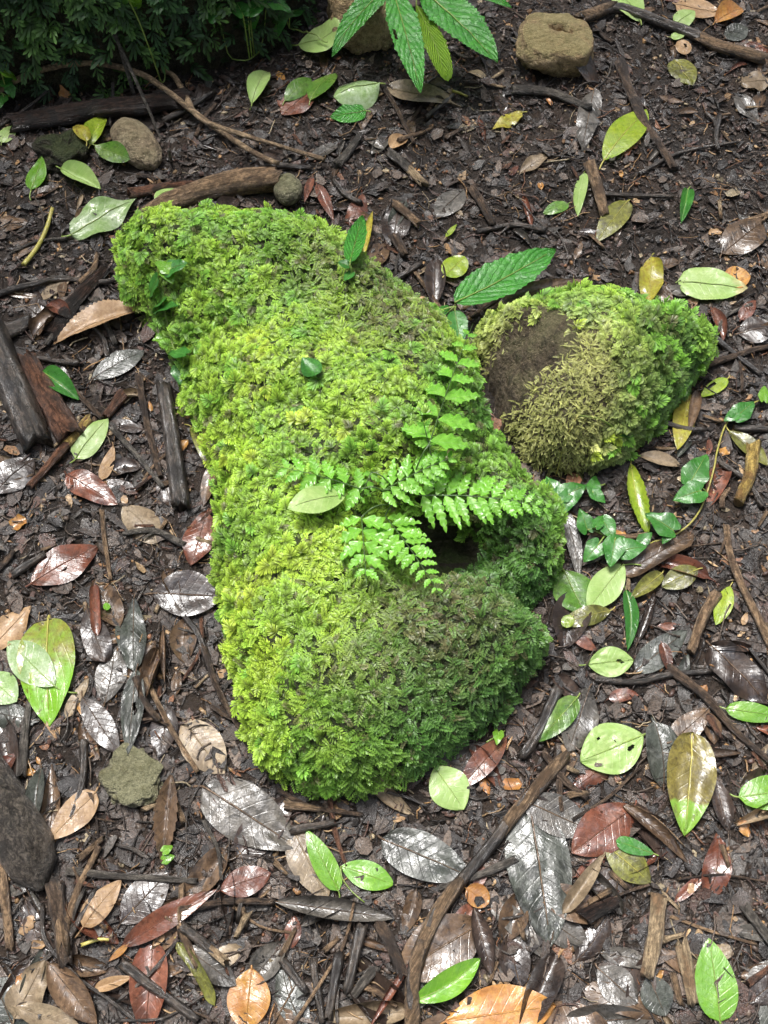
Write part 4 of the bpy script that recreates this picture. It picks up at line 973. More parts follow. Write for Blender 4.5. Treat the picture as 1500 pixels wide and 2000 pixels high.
    D('spindle shaped brown leaf beside the big olive leaf', 'brown', 1355, 1475, 1450, 1470, 30, 'lan', curl=1.3, arch=.04)
    D('large orange brown wet leaf under a green pointed leaf', 'orange', 868, 1995, 1085, 1965, 115, 'ell', arch=.03, wave=.05)
    D('brown wet leaf beside the big olive leaf', 'dark', 1395, 1520, 1420, 1625, 45, 'ell', curl=.9, arch=.05)
    D('round grey wet leaf near the pale wood splinter', 'greydark', 1265, 1905, 1300, 1985, 62, 'ell', arch=.03, name='dead_leaf')
    D('lichen speckled grey leaf beside the pale wood splinter', 'grey', 1165, 1890, 1245, 1960, 70, 'ell', tear=.3)
    D('dark leaf beside the fresh green leaf with pale midrib', 'dark', 1460, 1960, 1530, 1900, 60, 'ell', arch=.04)

# ================================================================== FRESH FALLEN LEAVES
def fresh_leaves(D):
    D('pale whitish tattered leaf beside the boulder top', 'whitish', 140, 462, 268, 392, 78, 'ov', tear=.32, arch=.04, wave=.08, nu=44, nv=26)
    D('boat shaped green leaf folded up beside the rotten lump', 'pale', 118, 330, 198, 371, 46, 'ell', fold=.8, arch=.03)
    D('bright green leaf hanging by its stalk near the rotten lump', 'fresh', 62, 372, 82, 306, 44, 'ov', arch=.06, petpx=[(62, 372), (58, 385), (62, 395)], pet=0)
    D('small pale green leaf tip under the thin dark twig', 'pale', 4, 282, 30, 252, 36, 'ov', arch=.05)
    D('small pale folded leaf before the mottled branch', 'pale', 303, 396, 352, 372, 44, 'ov', roll=-.3, arch=.08)
    D('upright yellow green leaf beside the oval stone', 'ygreen', 178, 292, 205, 232, 38, 'ell', fold=.4, arch=.12, lift=.006)
    D('yellow leaf beside the oval stone under the glossy leaf', 'yellow', 172, 285, 155, 255, 36, 'ov', arch=.08)
    D('glossy olive leaf lying in front of the oval stone', 'mgreen', 186, 290, 254, 312, 44, 'ell', arch=.08)
    D('pale green leaf curled upright near the tan branch', 'pale', 492, 206, 522, 142, 44, 'ell', curl=.9, arch=.14, lift=.005)
    D('pale green leaf pointing at the yellow brown rock', 'pale', 578, 32, 668, 58, 46, 'ell', arch=.05, pet=.2)
    D('red leaf with a green rim among the green leaves', 'red', 612, 178, 550, 226, 48, 'ell', arch=.05, name='fallen_leaf')
    D('green strip leaf standing behind the red leaf', 'mgreen', 556, 202, 608, 156, 28, 'ell', roll=.4, arch=.06)
    D('green oval leaf standing against the red leaf', 'mgreen', 606, 200, 656, 148, 42, 'ell', roll=-.4, arch=.08)
    D('whitish green leaf cupped over the litter', 'whitish', 742, 175, 652, 205, 56, 'ell', cup=-.35, arch=.10, lift=.004)
    D('torn dark green leaf piece under the cupped leaf', 'serrate', 716, 222, 645, 232, 50, 'ov', tear=.4, name='fallen_leaf')
    D('torn yellow leaf piece near the serrated plant', 'yellow', 1020, 220, 960, 255, 36, 'ov', tear=.5, wave=.1)
    D('glossy yellow green oval leaf lying on the rotten stick', 'ygreen', 1178, 316, 1262, 218, 56, 'ell', arch=.05, rough=.015)
    D('pale leaf half standing beside the tan barked stick', 'pale', 1140, 340, 1128, 424, 36, 'ov', roll=.5, arch=.05)
    D('mottled green leaf under the half standing pale leaf', 'mgreen', 1110, 398, 1060, 420, 32, 'ov', arch=.05)
    D('green leaf closed along its midrib near the dark twig', 'dgreen', 1343, 372, 1330, 437, 44, 'ov', fold=.9, arch=.05)
    D('brown oval leaf with wet sheen near the tan barked stick', 'olive', 1226, 394, 1165, 472, 58, 'ov', arch=.05, name='dead_leaf')
    D('pale green leaf propped against the dark branch', 'pale', 1250, 46, 1208, -8, 62, 'obov', arch=.06, lift=.004)
    D('pale green leaf tip behind the dark branch', 'pale', 1318, 52, 1356, 24, 46, 'ov', arch=.06)
    D('tiny pale leaf piece under the dark branch', 'pale', 1308, 78, 1338, 70, 22, 'ov')
    D('round tan leaf with two holes under the dark branch', 'tan', 1318, 92, 1350, 98, 30, 'round', holes=((.6, .3, .1),))
    D('large pale green leaf with a browning tip', 'paletip', 1322, 552, 1458, 568, 80, 'ov', arch=.03, pet=.05)
    D('yellow crumpled leaf near the rounded boulder', 'yellow', 1272, 502, 1268, 592, 54, 'ell', wave=.18, curl=.7, tear=.15)
    D('small yellow green leaf beside the rounded boulder', 'ygreen', 1420, 742, 1366, 778, 32, 'ov', holes=((.5, -.5, .15),))
    D('yellow leaf with a dark stick across it', 'yellow', 1345, 770, 1322, 882, 60, 'ov', arch=.03)
    D('brown leaf curled over the yellow leaf', 'brown', 1362, 762, 1344, 848, 34, 'lan', curl=1.1, arch=.06)
    D('yellow toothed strip leaf twisted beside the vine', 'ygreen', 1232, 905, 1265, 1050, 44, 'ell', serr=.2, nserr=12, nu=28, curl=1.1, side=-.15, arch=.05)
    D('dark olive long leaf under the right vine', 'olive', 1422, 842, 1498, 912, 38, 'ell', arch=.04, fold=.2)
    D('round green leaf with a brown streak beside the boulder', 'mgreen', 1100, 1115, 1142, 1202, 80, 'ell', arch=.04)
    D('pale green leaf overlapped by the round green leaf', 'pale', 1216, 1104, 1148, 1192, 62, 'ell', arch=.03, petpx=[(1216, 1104), (1232, 1104), (1252, 1105)], pet=0)
    D('dark green leaf folded lengthwise near the pale leaf', 'dgreen', 1222, 1152, 1225, 1272, 42, 'ov', fold=.5, side=.2, arch=.05)
    D('grey green wrinkled leaf under the round green leaf', 'olive', 1192, 1195, 1095, 1222, 40, 'ell', wave=.08, arch=.04)
    D('small pale lobe of leaf beside the wrinkled leaf', 'ygreen', 1118, 1205, 1098, 1225, 24, 'round')
    D('olive brown leaf curled near the dark bark strip', 'olive', 1292, 1122, 1230, 1172, 46, 'ov', arch=.07, curl=.8)
    D('yellow brown leaf bit beside the olive curled leaf', 'olive', 1362, 1115, 1290, 1150, 44, 'ell', arch=.05, tear=.25)
    D('pale yellow green leaf with a torn hole', 'pale', 1148, 1298, 1236, 1292, 62, 'ell', holes=((.68, 0.05, .07), (.75, -.1, .05)), arch=.04, petpx=[(1148, 1298), (1138, 1301), (1130, 1301)], pet=0, nu=44, nv=26)
    D('yellow green spotted leaf lying by the tan forked stick', 'ygreen', 1425, 1146, 1397, 1222, 36, 'ell', arch=.05)
    D('mottled green leaf pointing at the boulder foot', 'mgreen', 1128, 1362, 1050, 1450, 66, 'ov', arch=.05)
    D('large round pale leaf with small holes', 'pale', 1256, 1435, 1132, 1490, 104, 'ell', holes=((.25, .35, .07), (.62, -.55, .03), (.42, -.2, .02)), arch=.03, nu=64, nv=40)
    D('bright green pointed leaf beside the long brown stick', 'fresh', 1415, 1386, 1530, 1405, 52, 'ov', arch=.06)
    D('glossy round bright green leaf beyond the big olive leaf', 'fresh', 1438, 1560, 1565, 1545, 66, 'round', arch=.05)
    D('big olive leaf turning green at its tip', 'olivetip', 1352, 1430, 1335, 1634, 138, 'ov', arch=.05, fold=.25, name='fallen_leaf')
    D('small bright green leaf scrap on the brown wet leaf', 'dgreen', 1278, 1668, 1202, 1642, 40, 'obov', tear=.3)
    D('large fresh green leaf with a pale midrib', 'fresh', 1406, 1996, 1384, 1832, 102, 'ov', arch=.03, rough=.02, pet=.05)
    D('green pointed leaf lying over the orange wet leaf', 'fresh', 806, 1956, 938, 1872, 62, 'ell', fold=.45, side=-.18, arch=.05)
    D('small round orange leaf beside the long stick', 'orange', 910, 1735, 955, 1765, 46, 'round', cup=.08, name='fallen_leaf')
    D('green pointed leaf joined to its pair near the boulder', 'fresh', 662, 1742, 598, 1620, 60, 'ov', arch=.05)
    D('green speckled leaf joined to its pair near the boulder', 'fresh', 666, 1692, 770, 1728, 56, 'ell', arch=.05, petpx=[(666, 1692), (668, 1715), (690, 1745), (712, 1764)], pet=0)
    D('pale green drop shaped leaf at the foot of the boulder', 'pale', 848, 1500, 906, 1582, 80, 'ell', arch=.04)
    D('large two tone green and yellow leaf with a pointed tip', 'twotone', 95, 1206, 97, 1420, 152, 'ov', arch=.05, pet=.05, fold=.1, name='fallen_leaf')
    D('thin grey green leaf lying on the two tone leaf', 'whitish', 108, 1342, 18, 1255, 76, 'ell', arch=.03, pet=.3)
    D('pale grey green leaf beside the two tone leaf', 'whitish', -25, 1318, 34, 1372, 68, 'ell', arch=.05)
    D('pale green leaf with a white glint beside the sticks', 'pale', 148, 898, 212, 818, 68, 'ov', arch=.06)
    D('dark green leaf folded over the thin brown twig', 'dgreen', 84, 730, 155, 782, 62, 'ov', fold=.55, arch=.08, lift=.005)
    D('olive leaf folded into a curve beside the boulder', 'olive', 372, 832, 408, 915, 40, 'ell', fold=.7, side=.25, arch=.08)
    D('tiny round green leaf beside the brown leaf roll', 'fresh', 208, 1178, 212, 1196, 14, 'round')
    D('dark mottled leaf leaning on the thick root', 'greydark', 82, 1500, 70, 1610, 42, 'ell', fold=.6, arch=.08, lift=.008, name='fallen_leaf')
    D('pale green leaf lying on the moss of the boulder', 'pale', 678, 990, 566, 1022, 50, 'ell', arch=.05, conform=.2, lift=.034, pet=.05)
    D('small glossy blue green leaf sitting on the moss', 'dgreen', 628, 748, 592, 718, 38, 'ell', cup=-.2, lift=.026, pet=0)
    D('yellow curled leaf beside the upright seedling leaf', 'yellow', 708, 512, 728, 416, 26, 'lan', curl=1.3, arch=.06)
    D('mottled yellow leaf behind the seedling', 'ygreen', 868, 540, 908, 505, 44, 'round', tear=.15)
    D('lime green scrap of leaf near the seedling', 'ygreen', 870, 468, 892, 442, 14, 'lan')

KEEP = []
def record(label, mat, bx, by, tx, ty, w, *a, **k):
    b, t = PZ(bx, by), PZ(tx, ty); KEEP.append(((b + t)[:2] / 2, max(float(np.linalg.norm(t - b)) * .5, .01)))
fresh_leaves(record)
def clear(*pts): return all(min(math.hypot(p[0] - c[0], p[1] - c[1]) - r for c, r in KEEP) > .0 for p in pts)

# ================================================================== COUNTABLE DEAD LEAVES, CHIPS, TWIGS SPREAD OVER THE FLOOR
CL = [('brown', 'dull brown dead leaf among the forest litter', 'dull brown dead leaves in the litter', .27), ('dark', 'dark wet dead leaf among the forest litter', 'dark wet dead leaves in the litter', .31), ('grey', 'grey wet dead leaf among the forest litter', 'grey wet dead leaves in the litter', .17),
      ('red', 'reddish brown wet dead leaf among the forest litter', 'reddish dead leaves in the litter', .12), ('drytan', 'dry tan dead leaf among the forest litter', 'dry tan dead leaves in the litter', .09), ('greydark', 'grey green decaying leaf among the forest litter', 'grey green decaying leaves in the litter', .04)]
MARKS = [('the oval tan stone', 266, 277), ('the ochre stone block', 1085, 100), ('the serrated plant', 812, 120), ('the round greenish stone', 562, 367), ('the seedling', 900, 560), ('the rounded boulder', 1250, 700), ('the charred log', 40, 770), ('the thick dark stick', 345, 880),
         ('the trailing vine', 1390, 940), ('the cluster of vine leaves', 1190, 1060), ('the two tone leaf', 95, 1310), ('the thick root', 60, 1660), ('the flat grey stone', 250, 1512), ('the foot of the big boulder', 690, 1570), ('the green leaf pair', 670, 1690), ('the long broken stick', 950, 1660),
         ('the large round pale leaf', 1195, 1455), ('the big olive leaf', 1340, 1530), ('the pale wood splinters', 1300, 1850), ('the long red leaf', 330, 1790), ('the tan curving twig', 650, 1890), ('the large orange wet leaf', 960, 1960), ('the glossy yellow green leaf', 1220, 268), ('the large pale green leaf', 1390, 565),
         ('the big tan toothed leaf', 180, 630), ('the whitish tattered leaf', 200, 425), ('the dark oval leaf', 365, 1160), ('the red wet leaf', 125, 1105), ('the tan forked stick', 1440, 1140), ('the dark branch', 1330, 70), ('the tan arching branch', 430, 260), ('the brown smooth leaf', 830, 195), ('the thin black stick', 110, 550), ('the fallen stalk', 80, 460), ('the broad flat brown leaf', 1450, 465)]
MARKW = [(n, PZ(a, b)[:2]) for n, a, b in MARKS]
def nearm(x, y): return min(MARKW, key=lambda m: (m[1][0] - x) ** 2 + (m[1][1] - y) ** 2)[0]
q = xy_region(620, .95); RNG.shuffle(q); cnt = 0
for x, y in q:
    if cnt >= 300: break
    if samp(ROCKMASK, x + np.array([0, .02, -.02, 0, 0, .04, -.04]), y + np.array([0, 0, 0, .02, -.02, .03, -.03])).max() > .5: continue
    far = np.clip((y - .1) / 1.3, 0, 1)
    if random.random() < .35 * far: continue
    r = random.random(); acc = 0
    for mat, lab, grp, pr in CL:
        acc += pr
        if r <= acc: break
    L = random.uniform(.035, .105) * (1 - .35 * far); W = L * random.uniform(.36, .62); a = random.uniform(0, 2 * pi)
    fo, cu, te = random.choice([0, 0, .2, .5]), random.choice([0, 0, 0, .9, 1.8]), random.choice([0, .2, .35, .5])
    lab = ('large ' if L > .075 else 'small ' if L < .045 else '') + ('rolled ' if cu > 1 else 'folded ' if fo > .3 else 'torn ' if te > .4 else 'flat ' if cu == 0 and fo == 0 else 'bent ') + lab.replace('among the forest litter', 'lying near ' + nearm(x, y))
    ground_leaf('dead_leaf', lab, 'leaf', (x, y), (x + L * cos(a), y + L * sin(a)), W, random.choice(['ell', 'ov', 'obov', 'acu', 'ell']), mat, grp, pet=random.choice([0, .12, .2]), midrib=L > .05,
                nu=11, nv=6, arch=random.uniform(-.03, .09), fold=fo, cup=random.uniform(-.15, .18), wave=random.uniform(0, .10), curl=cu, tear=te, conform=.75, side=random.uniform(-.12, .12), embed=.55)
    cnt += 1
TW = [('barkdark', 'thin dark wet twig loose on the forest floor', 'thin dark wet twigs'), ('bark', 'thin brown twig loose on the forest floor', 'thin brown twigs'), ('barktan', 'pale tan twig loose on the forest floor', 'pale tan twigs'), ('barkgrey', 'grey twig loose on the forest floor', 'grey twigs')]
q = xy_region(330, .95)
for i, (x, y) in enumerate(q[:240]):
    mat, lab, grp = TW[random.choice([0, 0, 0, 1, 1, 2, 3])]
    L = random.uniform(.025, .10); a = random.uniform(0, 2 * pi); k = random.uniform(-.15, .15) * L; r = random.choice([.0010, .0014, .0018, .0026, .0038, .0050]) * (.8 if L < .05 else 1)
    p = [(x - L / 2 * cos(a), y - L / 2 * sin(a), 0), (x - k * sin(a), y + k * cos(a), 0), (x + L / 2 * cos(a), y + L / 2 * sin(a), 0)]
    if max(samp(ROCKMASK, np.array([w[0] for w in p]), np.array([w[1] for w in p]))) > .5: continue
    if r > .0012 and not clear(*p): continue
    lab = ('long ' if L > .07 else 'short ') + lab.replace('loose on the forest floor', 'loose near ' + nearm(x, y))
    if r > .003: lab = lab.replace('thin', 'stout')
    stick('twig', lab, p, r, mat, 'twig', grp, sides=6, bump=.3, world=True, embed=.6, twigs=((.5, .8, L * .25),) if L > .07 and random.random() < .5 else ())
CH = [('woodbrown', 'small splinter of worn brown wood in the litter', 'splinters of worn wood'), ('wood', 'small splinter of pale bare wood in the litter', 'splinters of pale wood'), ('barkred', 'small flake of red brown bark in the litter', 'flakes of red brown bark')]
q = xy_region(200, .95)
for i, (x, y) in enumerate(q[:130]):
    mat, lab, grp = CH[random.choice([0, 0, 1, 2, 2])]
    L = random.uniform(.010, .028); a = random.uniform(0, 2 * pi)
    p = [(x - L / 2 * cos(a), y - L / 2 * sin(a), 0), (x + L / 2 * cos(a), y + L / 2 * sin(a), 0)]
    if max(samp(ROCKMASK, np.array([w[0] for w in p]), np.array([w[1] for w in p]))) > .5: continue
    lab = lab.replace('in the litter', 'near ' + nearm(x, y))
    stick('wood_chip', lab, p, random.uniform(.0018, .0042), mat, 'wood chip', grp, sides=6, bump=.5, world=True, flat=.5, jag=2.0, embed=.6)
OC = [('orange', 'small orange scrap of dead leaf in the litter', 'orange leaf scraps'), ('tan', 'small tan scrap of dead leaf in the litter', 'tan leaf scraps')]
q = xy_region(120, .95)
for i, (x, y) in enumerate(q[:80]):
    mat, lab, grp = OC[i % 2]; L = random.uniform(.010, .026); a = random.uniform(0, 2 * pi)
    lab = lab.replace('in the litter', 'near ' + nearm(x, y))
    ground_leaf('leaf_scrap', lab, 'leaf scrap', (x, y), (x + L * cos(a), y + L * sin(a)), L * random.uniform(.4, .8), random.choice(['ell', 'obov', 'strip']), mat, grp, nu=6, nv=4, cup=random.uniform(-.2, .3), tear=.45, wave=.1, embed=.5)


dead_leaves(px_leaf)

# ================================================================== STICKS
S = stick
S('stick', 'long broken stick with dark bark and pale bare ends', [(806, 2010), (808, 1900), (850, 1790), (905, 1715), (960, 1650), (1010, 1585), (1098, 1484)], 14, 'barkdark', wood=((.0, .20), (.26, .42), (.72, .98)), taper=(1.0, .95), woodmat='woodbrown')
S('stick', 'long tan forked stick lying beyond the spotted yellow green leaf', [(1418, 1030), (1424, 1085), (1448, 1150), (1505, 1262)], 8, 'barktan', taper=(.8, 1.1), twigs=((.08, -.7, .03),))
S('stick', 'long brown stick running on from the maroon leaf', [(1308, 1308), (1375, 1362), (1430, 1425), (1510, 1495)], 9, 'bark', taper=(1.1, .6))
S('stick', 'dark bent stick near the holed pale leaf', [(1165, 1328), (1240, 1334), (1300, 1322), (1385, 1312)], 7, 'barkdark')
S('branch', 'dark branch with a splintered pale end beyond the ochre stone', [(1140, 42), (1200, 22), (1250, 36), (1350, 72), (1400, 95), (1478, 122)], 12, 'barkdark', 'branch', wood=((.0, .14), (.70, 1.0)), taper=(.9, .9), woodmat='woodbrown')
S('stick', 'grey brown stick near the ochre stone', [(1005, 182), (1080, 188), (1150, 214)], 9, 'barkgrey')
S('stick', 'short tan barked stick near the glossy yellow green leaf', [(1150, 328), (1165, 370), (1178, 425)], 12, 'barktan')
S('stick', 'rotten flat stick passing under the glossy yellow green leaf', [(1210, 130), (1240, 200), (1265, 260), (1312, 332)], 11, 'bark', flat=.6, bump=.4)
S('branch', 'long tan branch arching over the rotten log', [(-30, 208), (80, 172), (160, 166), (230, 165), (300, 186), (400, 245), (470, 296), (545, 350)], 6.5, 'barkpale', 'branch', lift=.02, twigs=((.33, 1.0, .05),))
S('branch', 'thin orange brown branch crossing the tan arching branch', [(317, 128), (345, 168), (366, 205), (392, 236), (480, 282), (632, 322)], 5.5, 'barkpale', 'branch', lift=.012)
S('twig', 'thin dark twig leaning on the mossy bank', [(222, 30), (221, 80), (226, 125), (252, 165), (285, 215), (310, 262), (332, 310), (345, 358)], 3.6, 'barkgrey', 'twig', lift=.018)
S('twig', 'black twig standing beside the oval stone', [(222, 170), (218, 205), (216, 245)], 4, 'barkdark', 'twig')
S('twig', 'thin dark twig lying across the rotten log end', [(0, 255), (50, 220), (98, 190)], 4, 'barkdark', 'twig', lift=.006)
S('stick', 'thin black stick pointing at the boulder', [(-20, 584), (60, 566), (130, 545), (255, 514)], 7, 'barkdark')
S('stick', 'thick dark stick beside the boulder', [(322, 765), (335, 840), (345, 910), (354, 985)], 17, 'barkdark', sides=14, taper=(.85, 1.05), bump=.18)
S('stick', 'straight reddish brown stick beside the thick dark stick', [(272, 738), (288, 830), (314, 932)], 8, 'bark')
S('stick', 'grey stick ending beside the thick dark stick', [(222, 840), (265, 888), (318, 952)], 6, 'barkgrey')
S('stick', 'orange brown peeling stick beside the pale green leaf', [(172, 830), (120, 888), (62, 952)], 10, 'barkred', wood=((.0, .35),), woodmat='barkyellow')
S('stick', 'stubby brown stick near the peeling stick', [(238, 772), (210, 815)], 12, 'barkred')
S('stick', 'thin brown twig near the dark green folded leaf', [(110, 720), (150, 768), (200, 820)], 6, 'bark')
S('stick', 'tan stick half hidden beside the thick root', [(0, 1660), (10, 1760), (22, 1850)], 11, 'barktan')
S('stick', 'thick brown stick near the root', [(112, 1735), (122, 1800), (132, 1875)], 18, 'bark', sides=12, wood=((.55, .68),), woodmat='woodbrown')
S('twig', 'long black twig curving past the small tan folded leaf', [(82, 1770), (92, 1840), (150, 1910), (210, 1950), (285, 2010)], 5, 'barkdark', 'twig')
S('stick', 'dark stick beside the olive strap leaf', [(245, 1885), (310, 1935), (385, 1990)], 11, 'barkdark')
S('stick', 'short smooth dark stick under the long red leaf', [(358, 1812), (395, 1840), (432, 1872)], 11, 'barkdark', wood=((.9, 1.0),))
S('stick', 'flat grey stick across the litter beside the root', [(140, 1704), (250, 1713), (382, 1722)], 8, 'barkgrey')
S('twig', 'thin tan curving twig among the dark stubs', [(568, 2010), (630, 1915), (672, 1845), (692, 1762)], 4, 'barktan', 'twig', lift=.004)
S('twig', 'reddish twig between boulder and green leaf pair', [(643, 1555), (656, 1630), (676, 1692)], 6, 'barkred', 'twig')
S('stick', 'brown stick lying along the foot of the boulder', [(545, 1545), (610, 1578), (706, 1592)], 6, 'bark')
S('stick', 'pale splintered stick at the foot of the boulder', [(562, 1574), (622, 1582)], 8, 'woodbrown', bump=.4)
S('stick', 'black charred stick end beside the green leaf pair', [(575, 1622), (650, 1608)], 10, 'barkdark')
S('stick', 'dark short stick under the thin tan curving twig', [(612, 1880), (630, 1995)], 9, 'barkdark')
S('stick', 'dark thick stub beside the tan curving twig', [(662, 1870), (642, 1985)], 11, 'barkdark')
S('stick', 'blackened stub beside the tan curving twig', [(706, 1815), (678, 1935)], 12, 'barkdark')
S('stick', 'knotted brown stub under the rolled grey leaf', [(742, 1808), (765, 1850), (788, 1902)], 14, 'bark', bump=.4)
S('stick', 'grey stub sloping behind the rolled red leaf', [(728, 1895), (690, 1945)], 11, 'barkgrey')
S('stick', 'dark stub beside the orange brown oval leaf', [(555, 1880), (598, 1935)], 10, 'barkdark')
S('wood_splinter', 'pale splinter of rotten wood with brown marks', [(1284, 1760), (1276, 1830), (1262, 1902)], 17, 'wood', 'wood', flat=.55, bump=.35, jag=1.0)
S('wood_splinter', 'pale splinter of wood behind the fresh green leaf', [(1328, 1852), (1340, 1905), (1350, 1955)], 14, 'wood', 'wood', flat=.5, bump=.35, jag=1.6)
S('stick', 'tan stick near the split grey leaf', [(288, 1330), (335, 1425), (385, 1505)], 6, 'barktan')
S('stick', 'long brown stick running along the boulder flank', [(398, 1265), (425, 1345), (455, 1400), (495, 1462)], 7, 'bark')
S('twig', 'red brown twig beside the dark oval leaf', [(394, 1210), (392, 1265), (358, 1330)], 4, 'barkred', 'twig')
S('stick', 'grey stick near the two tone green leaf', [(58, 1382), (50, 1440), (44, 1510)], 9, 'barkgrey', taper=(.7, 1.2))
S('stick', 'short dark stick near the red brown wet leaf', [(30, 1122), (88, 1085)], 9, 'barkdark')
S('twig', 'orange brown twig pointing at the dark oblong leaf', [(200, 1000), (206, 1060), (216, 1132)], 5, 'barktan', 'twig')
S('stick', 'dark root bending beside the mottled green leaf', [(1088, 1350), (1068, 1395), (1040, 1450), (1020, 1478)], 12, 'barkdark', 'root')
S('stick', 'rolled pinkish bark beside the spotted yellow green leaf', [(1395, 1168), (1372, 1205), (1348, 1272)], 12, 'barktan', bump=.3)
S('stick', 'thick stick with yellow flaking bark', [(1468, 880), (1462, 930), (1442, 978)], 14, 'barkyellow', bump=.3)
S('stick', 'black stick lying across the yellow leaf', [(1292, 832), (1335, 842), (1372, 845)], 6, 'barkdark', lift=.004)
S('stick', 'grey stick with a pale broken face near the round stone', [(660, 325), (702, 272)], 9, 'barkgrey')
S('stick', 'brown stick with a pale splintered end', [(765, 308), (795, 332), (823, 358)], 10, 'barkgrey', wood=((.72, 1.0),))
S('stick', 'dark stick beside the round stone', [(512, 332), (560, 330), (606, 332)], 7, 'barkdark')
S('twig', 'brown twig leaning across the litter near the brown smooth leaf', [(745, 165), (775, 215), (808, 282)], 5, 'bark', 'twig')
S('twig', 'pale twig pointing at the tan shell of leaf', [(780, 275), (842, 254)], 5, 'barktan', 'twig')
S('stick', 'pair of dark sticks half sunk near the strap leaf', [(922, 375), (960, 440)], 10, 'bark')
S('stick', 'short tan stick among dark chips', [(775, 405), (815, 440)], 10, 'barktan', bump=.4)
S('stick', 'brown chip standing beside the curled yellow leaf', [(772, 470), (790, 500)], 11, 'bark')
S('twig', 'long thin dark twig beside the big olive leaf', [(1250, 340), (1330, 300), (1440, 280)], 4, 'barkdark', 'twig')
S('twig', 'straight dark twig near the folded green leaf', [(1170, 378), (1250, 384), (1312, 388)], 5, 'barkdark', 'twig')
S('stick', 'mossy dark stick in front of the ribbed dark leaf', [(762, 556), (820, 520)], 8, 'barkdark')
S('twig', 'thin brown twig running behind the rounded boulder', [(920, 618), (1000, 575), (1080, 545)], 4, 'bark', 'twig')
S('stick', 'brown stick stub at the foot of the rounded boulder', [(1380, 715), (1460, 690), (1500, 680)], 7, 'bark')
S('stick', 'dark stick crossing under the vine stem', [(1440, 840), (1510, 842)], 8, 'barkdark')
S('twig', 'slender tan twig beyond the pale wood splinters', [(1310, 1790), (1390, 1820), (1475, 1845)], 4, 'barktan', 'twig')
S('stick', 'grey stick beyond the fresh green leaf with pale midrib', [(1455, 1775), (1510, 1850)], 11, 'barkgrey')
S('twig', 'fine branched twig beside the big olive leaf', [(1120, 1600), (1185, 1560), (1250, 1500)], 4, 'bark', 'twig')
S('stick', 'black chunk of rotten wood beside the tan curled leaf', [(1145, 1790), (1195, 1765)], 16, 'rotten', bump=.5)
S('stalk', 'long yellow green fallen stalk', [(102, 408), (92, 450), (75, 485), (48, 515)], 5, 'stalky', 'stalk', bump=.1, taper=(.7, 1))
S('stalk', 'short yellow stalk near the small tan folded leaf', [(162, 1845), (190, 1833), (212, 1836)], 4, 'stalky', 'stalk', bump=.1)
S('stalk', 'little yellow green stalk beside the yellow torn leaf', [(885, 180), (898, 186), (912, 188)], 3, 'stalky', 'stalk', bump=.1)


fresh_leaves(px_leaf)

# ================================================================== LIVING PLANTS
def PL(px, py, lift): return P(px, py, lift)
def pxw(cx, cy, w, lift=0.05): return w * mpp(cx, cy)
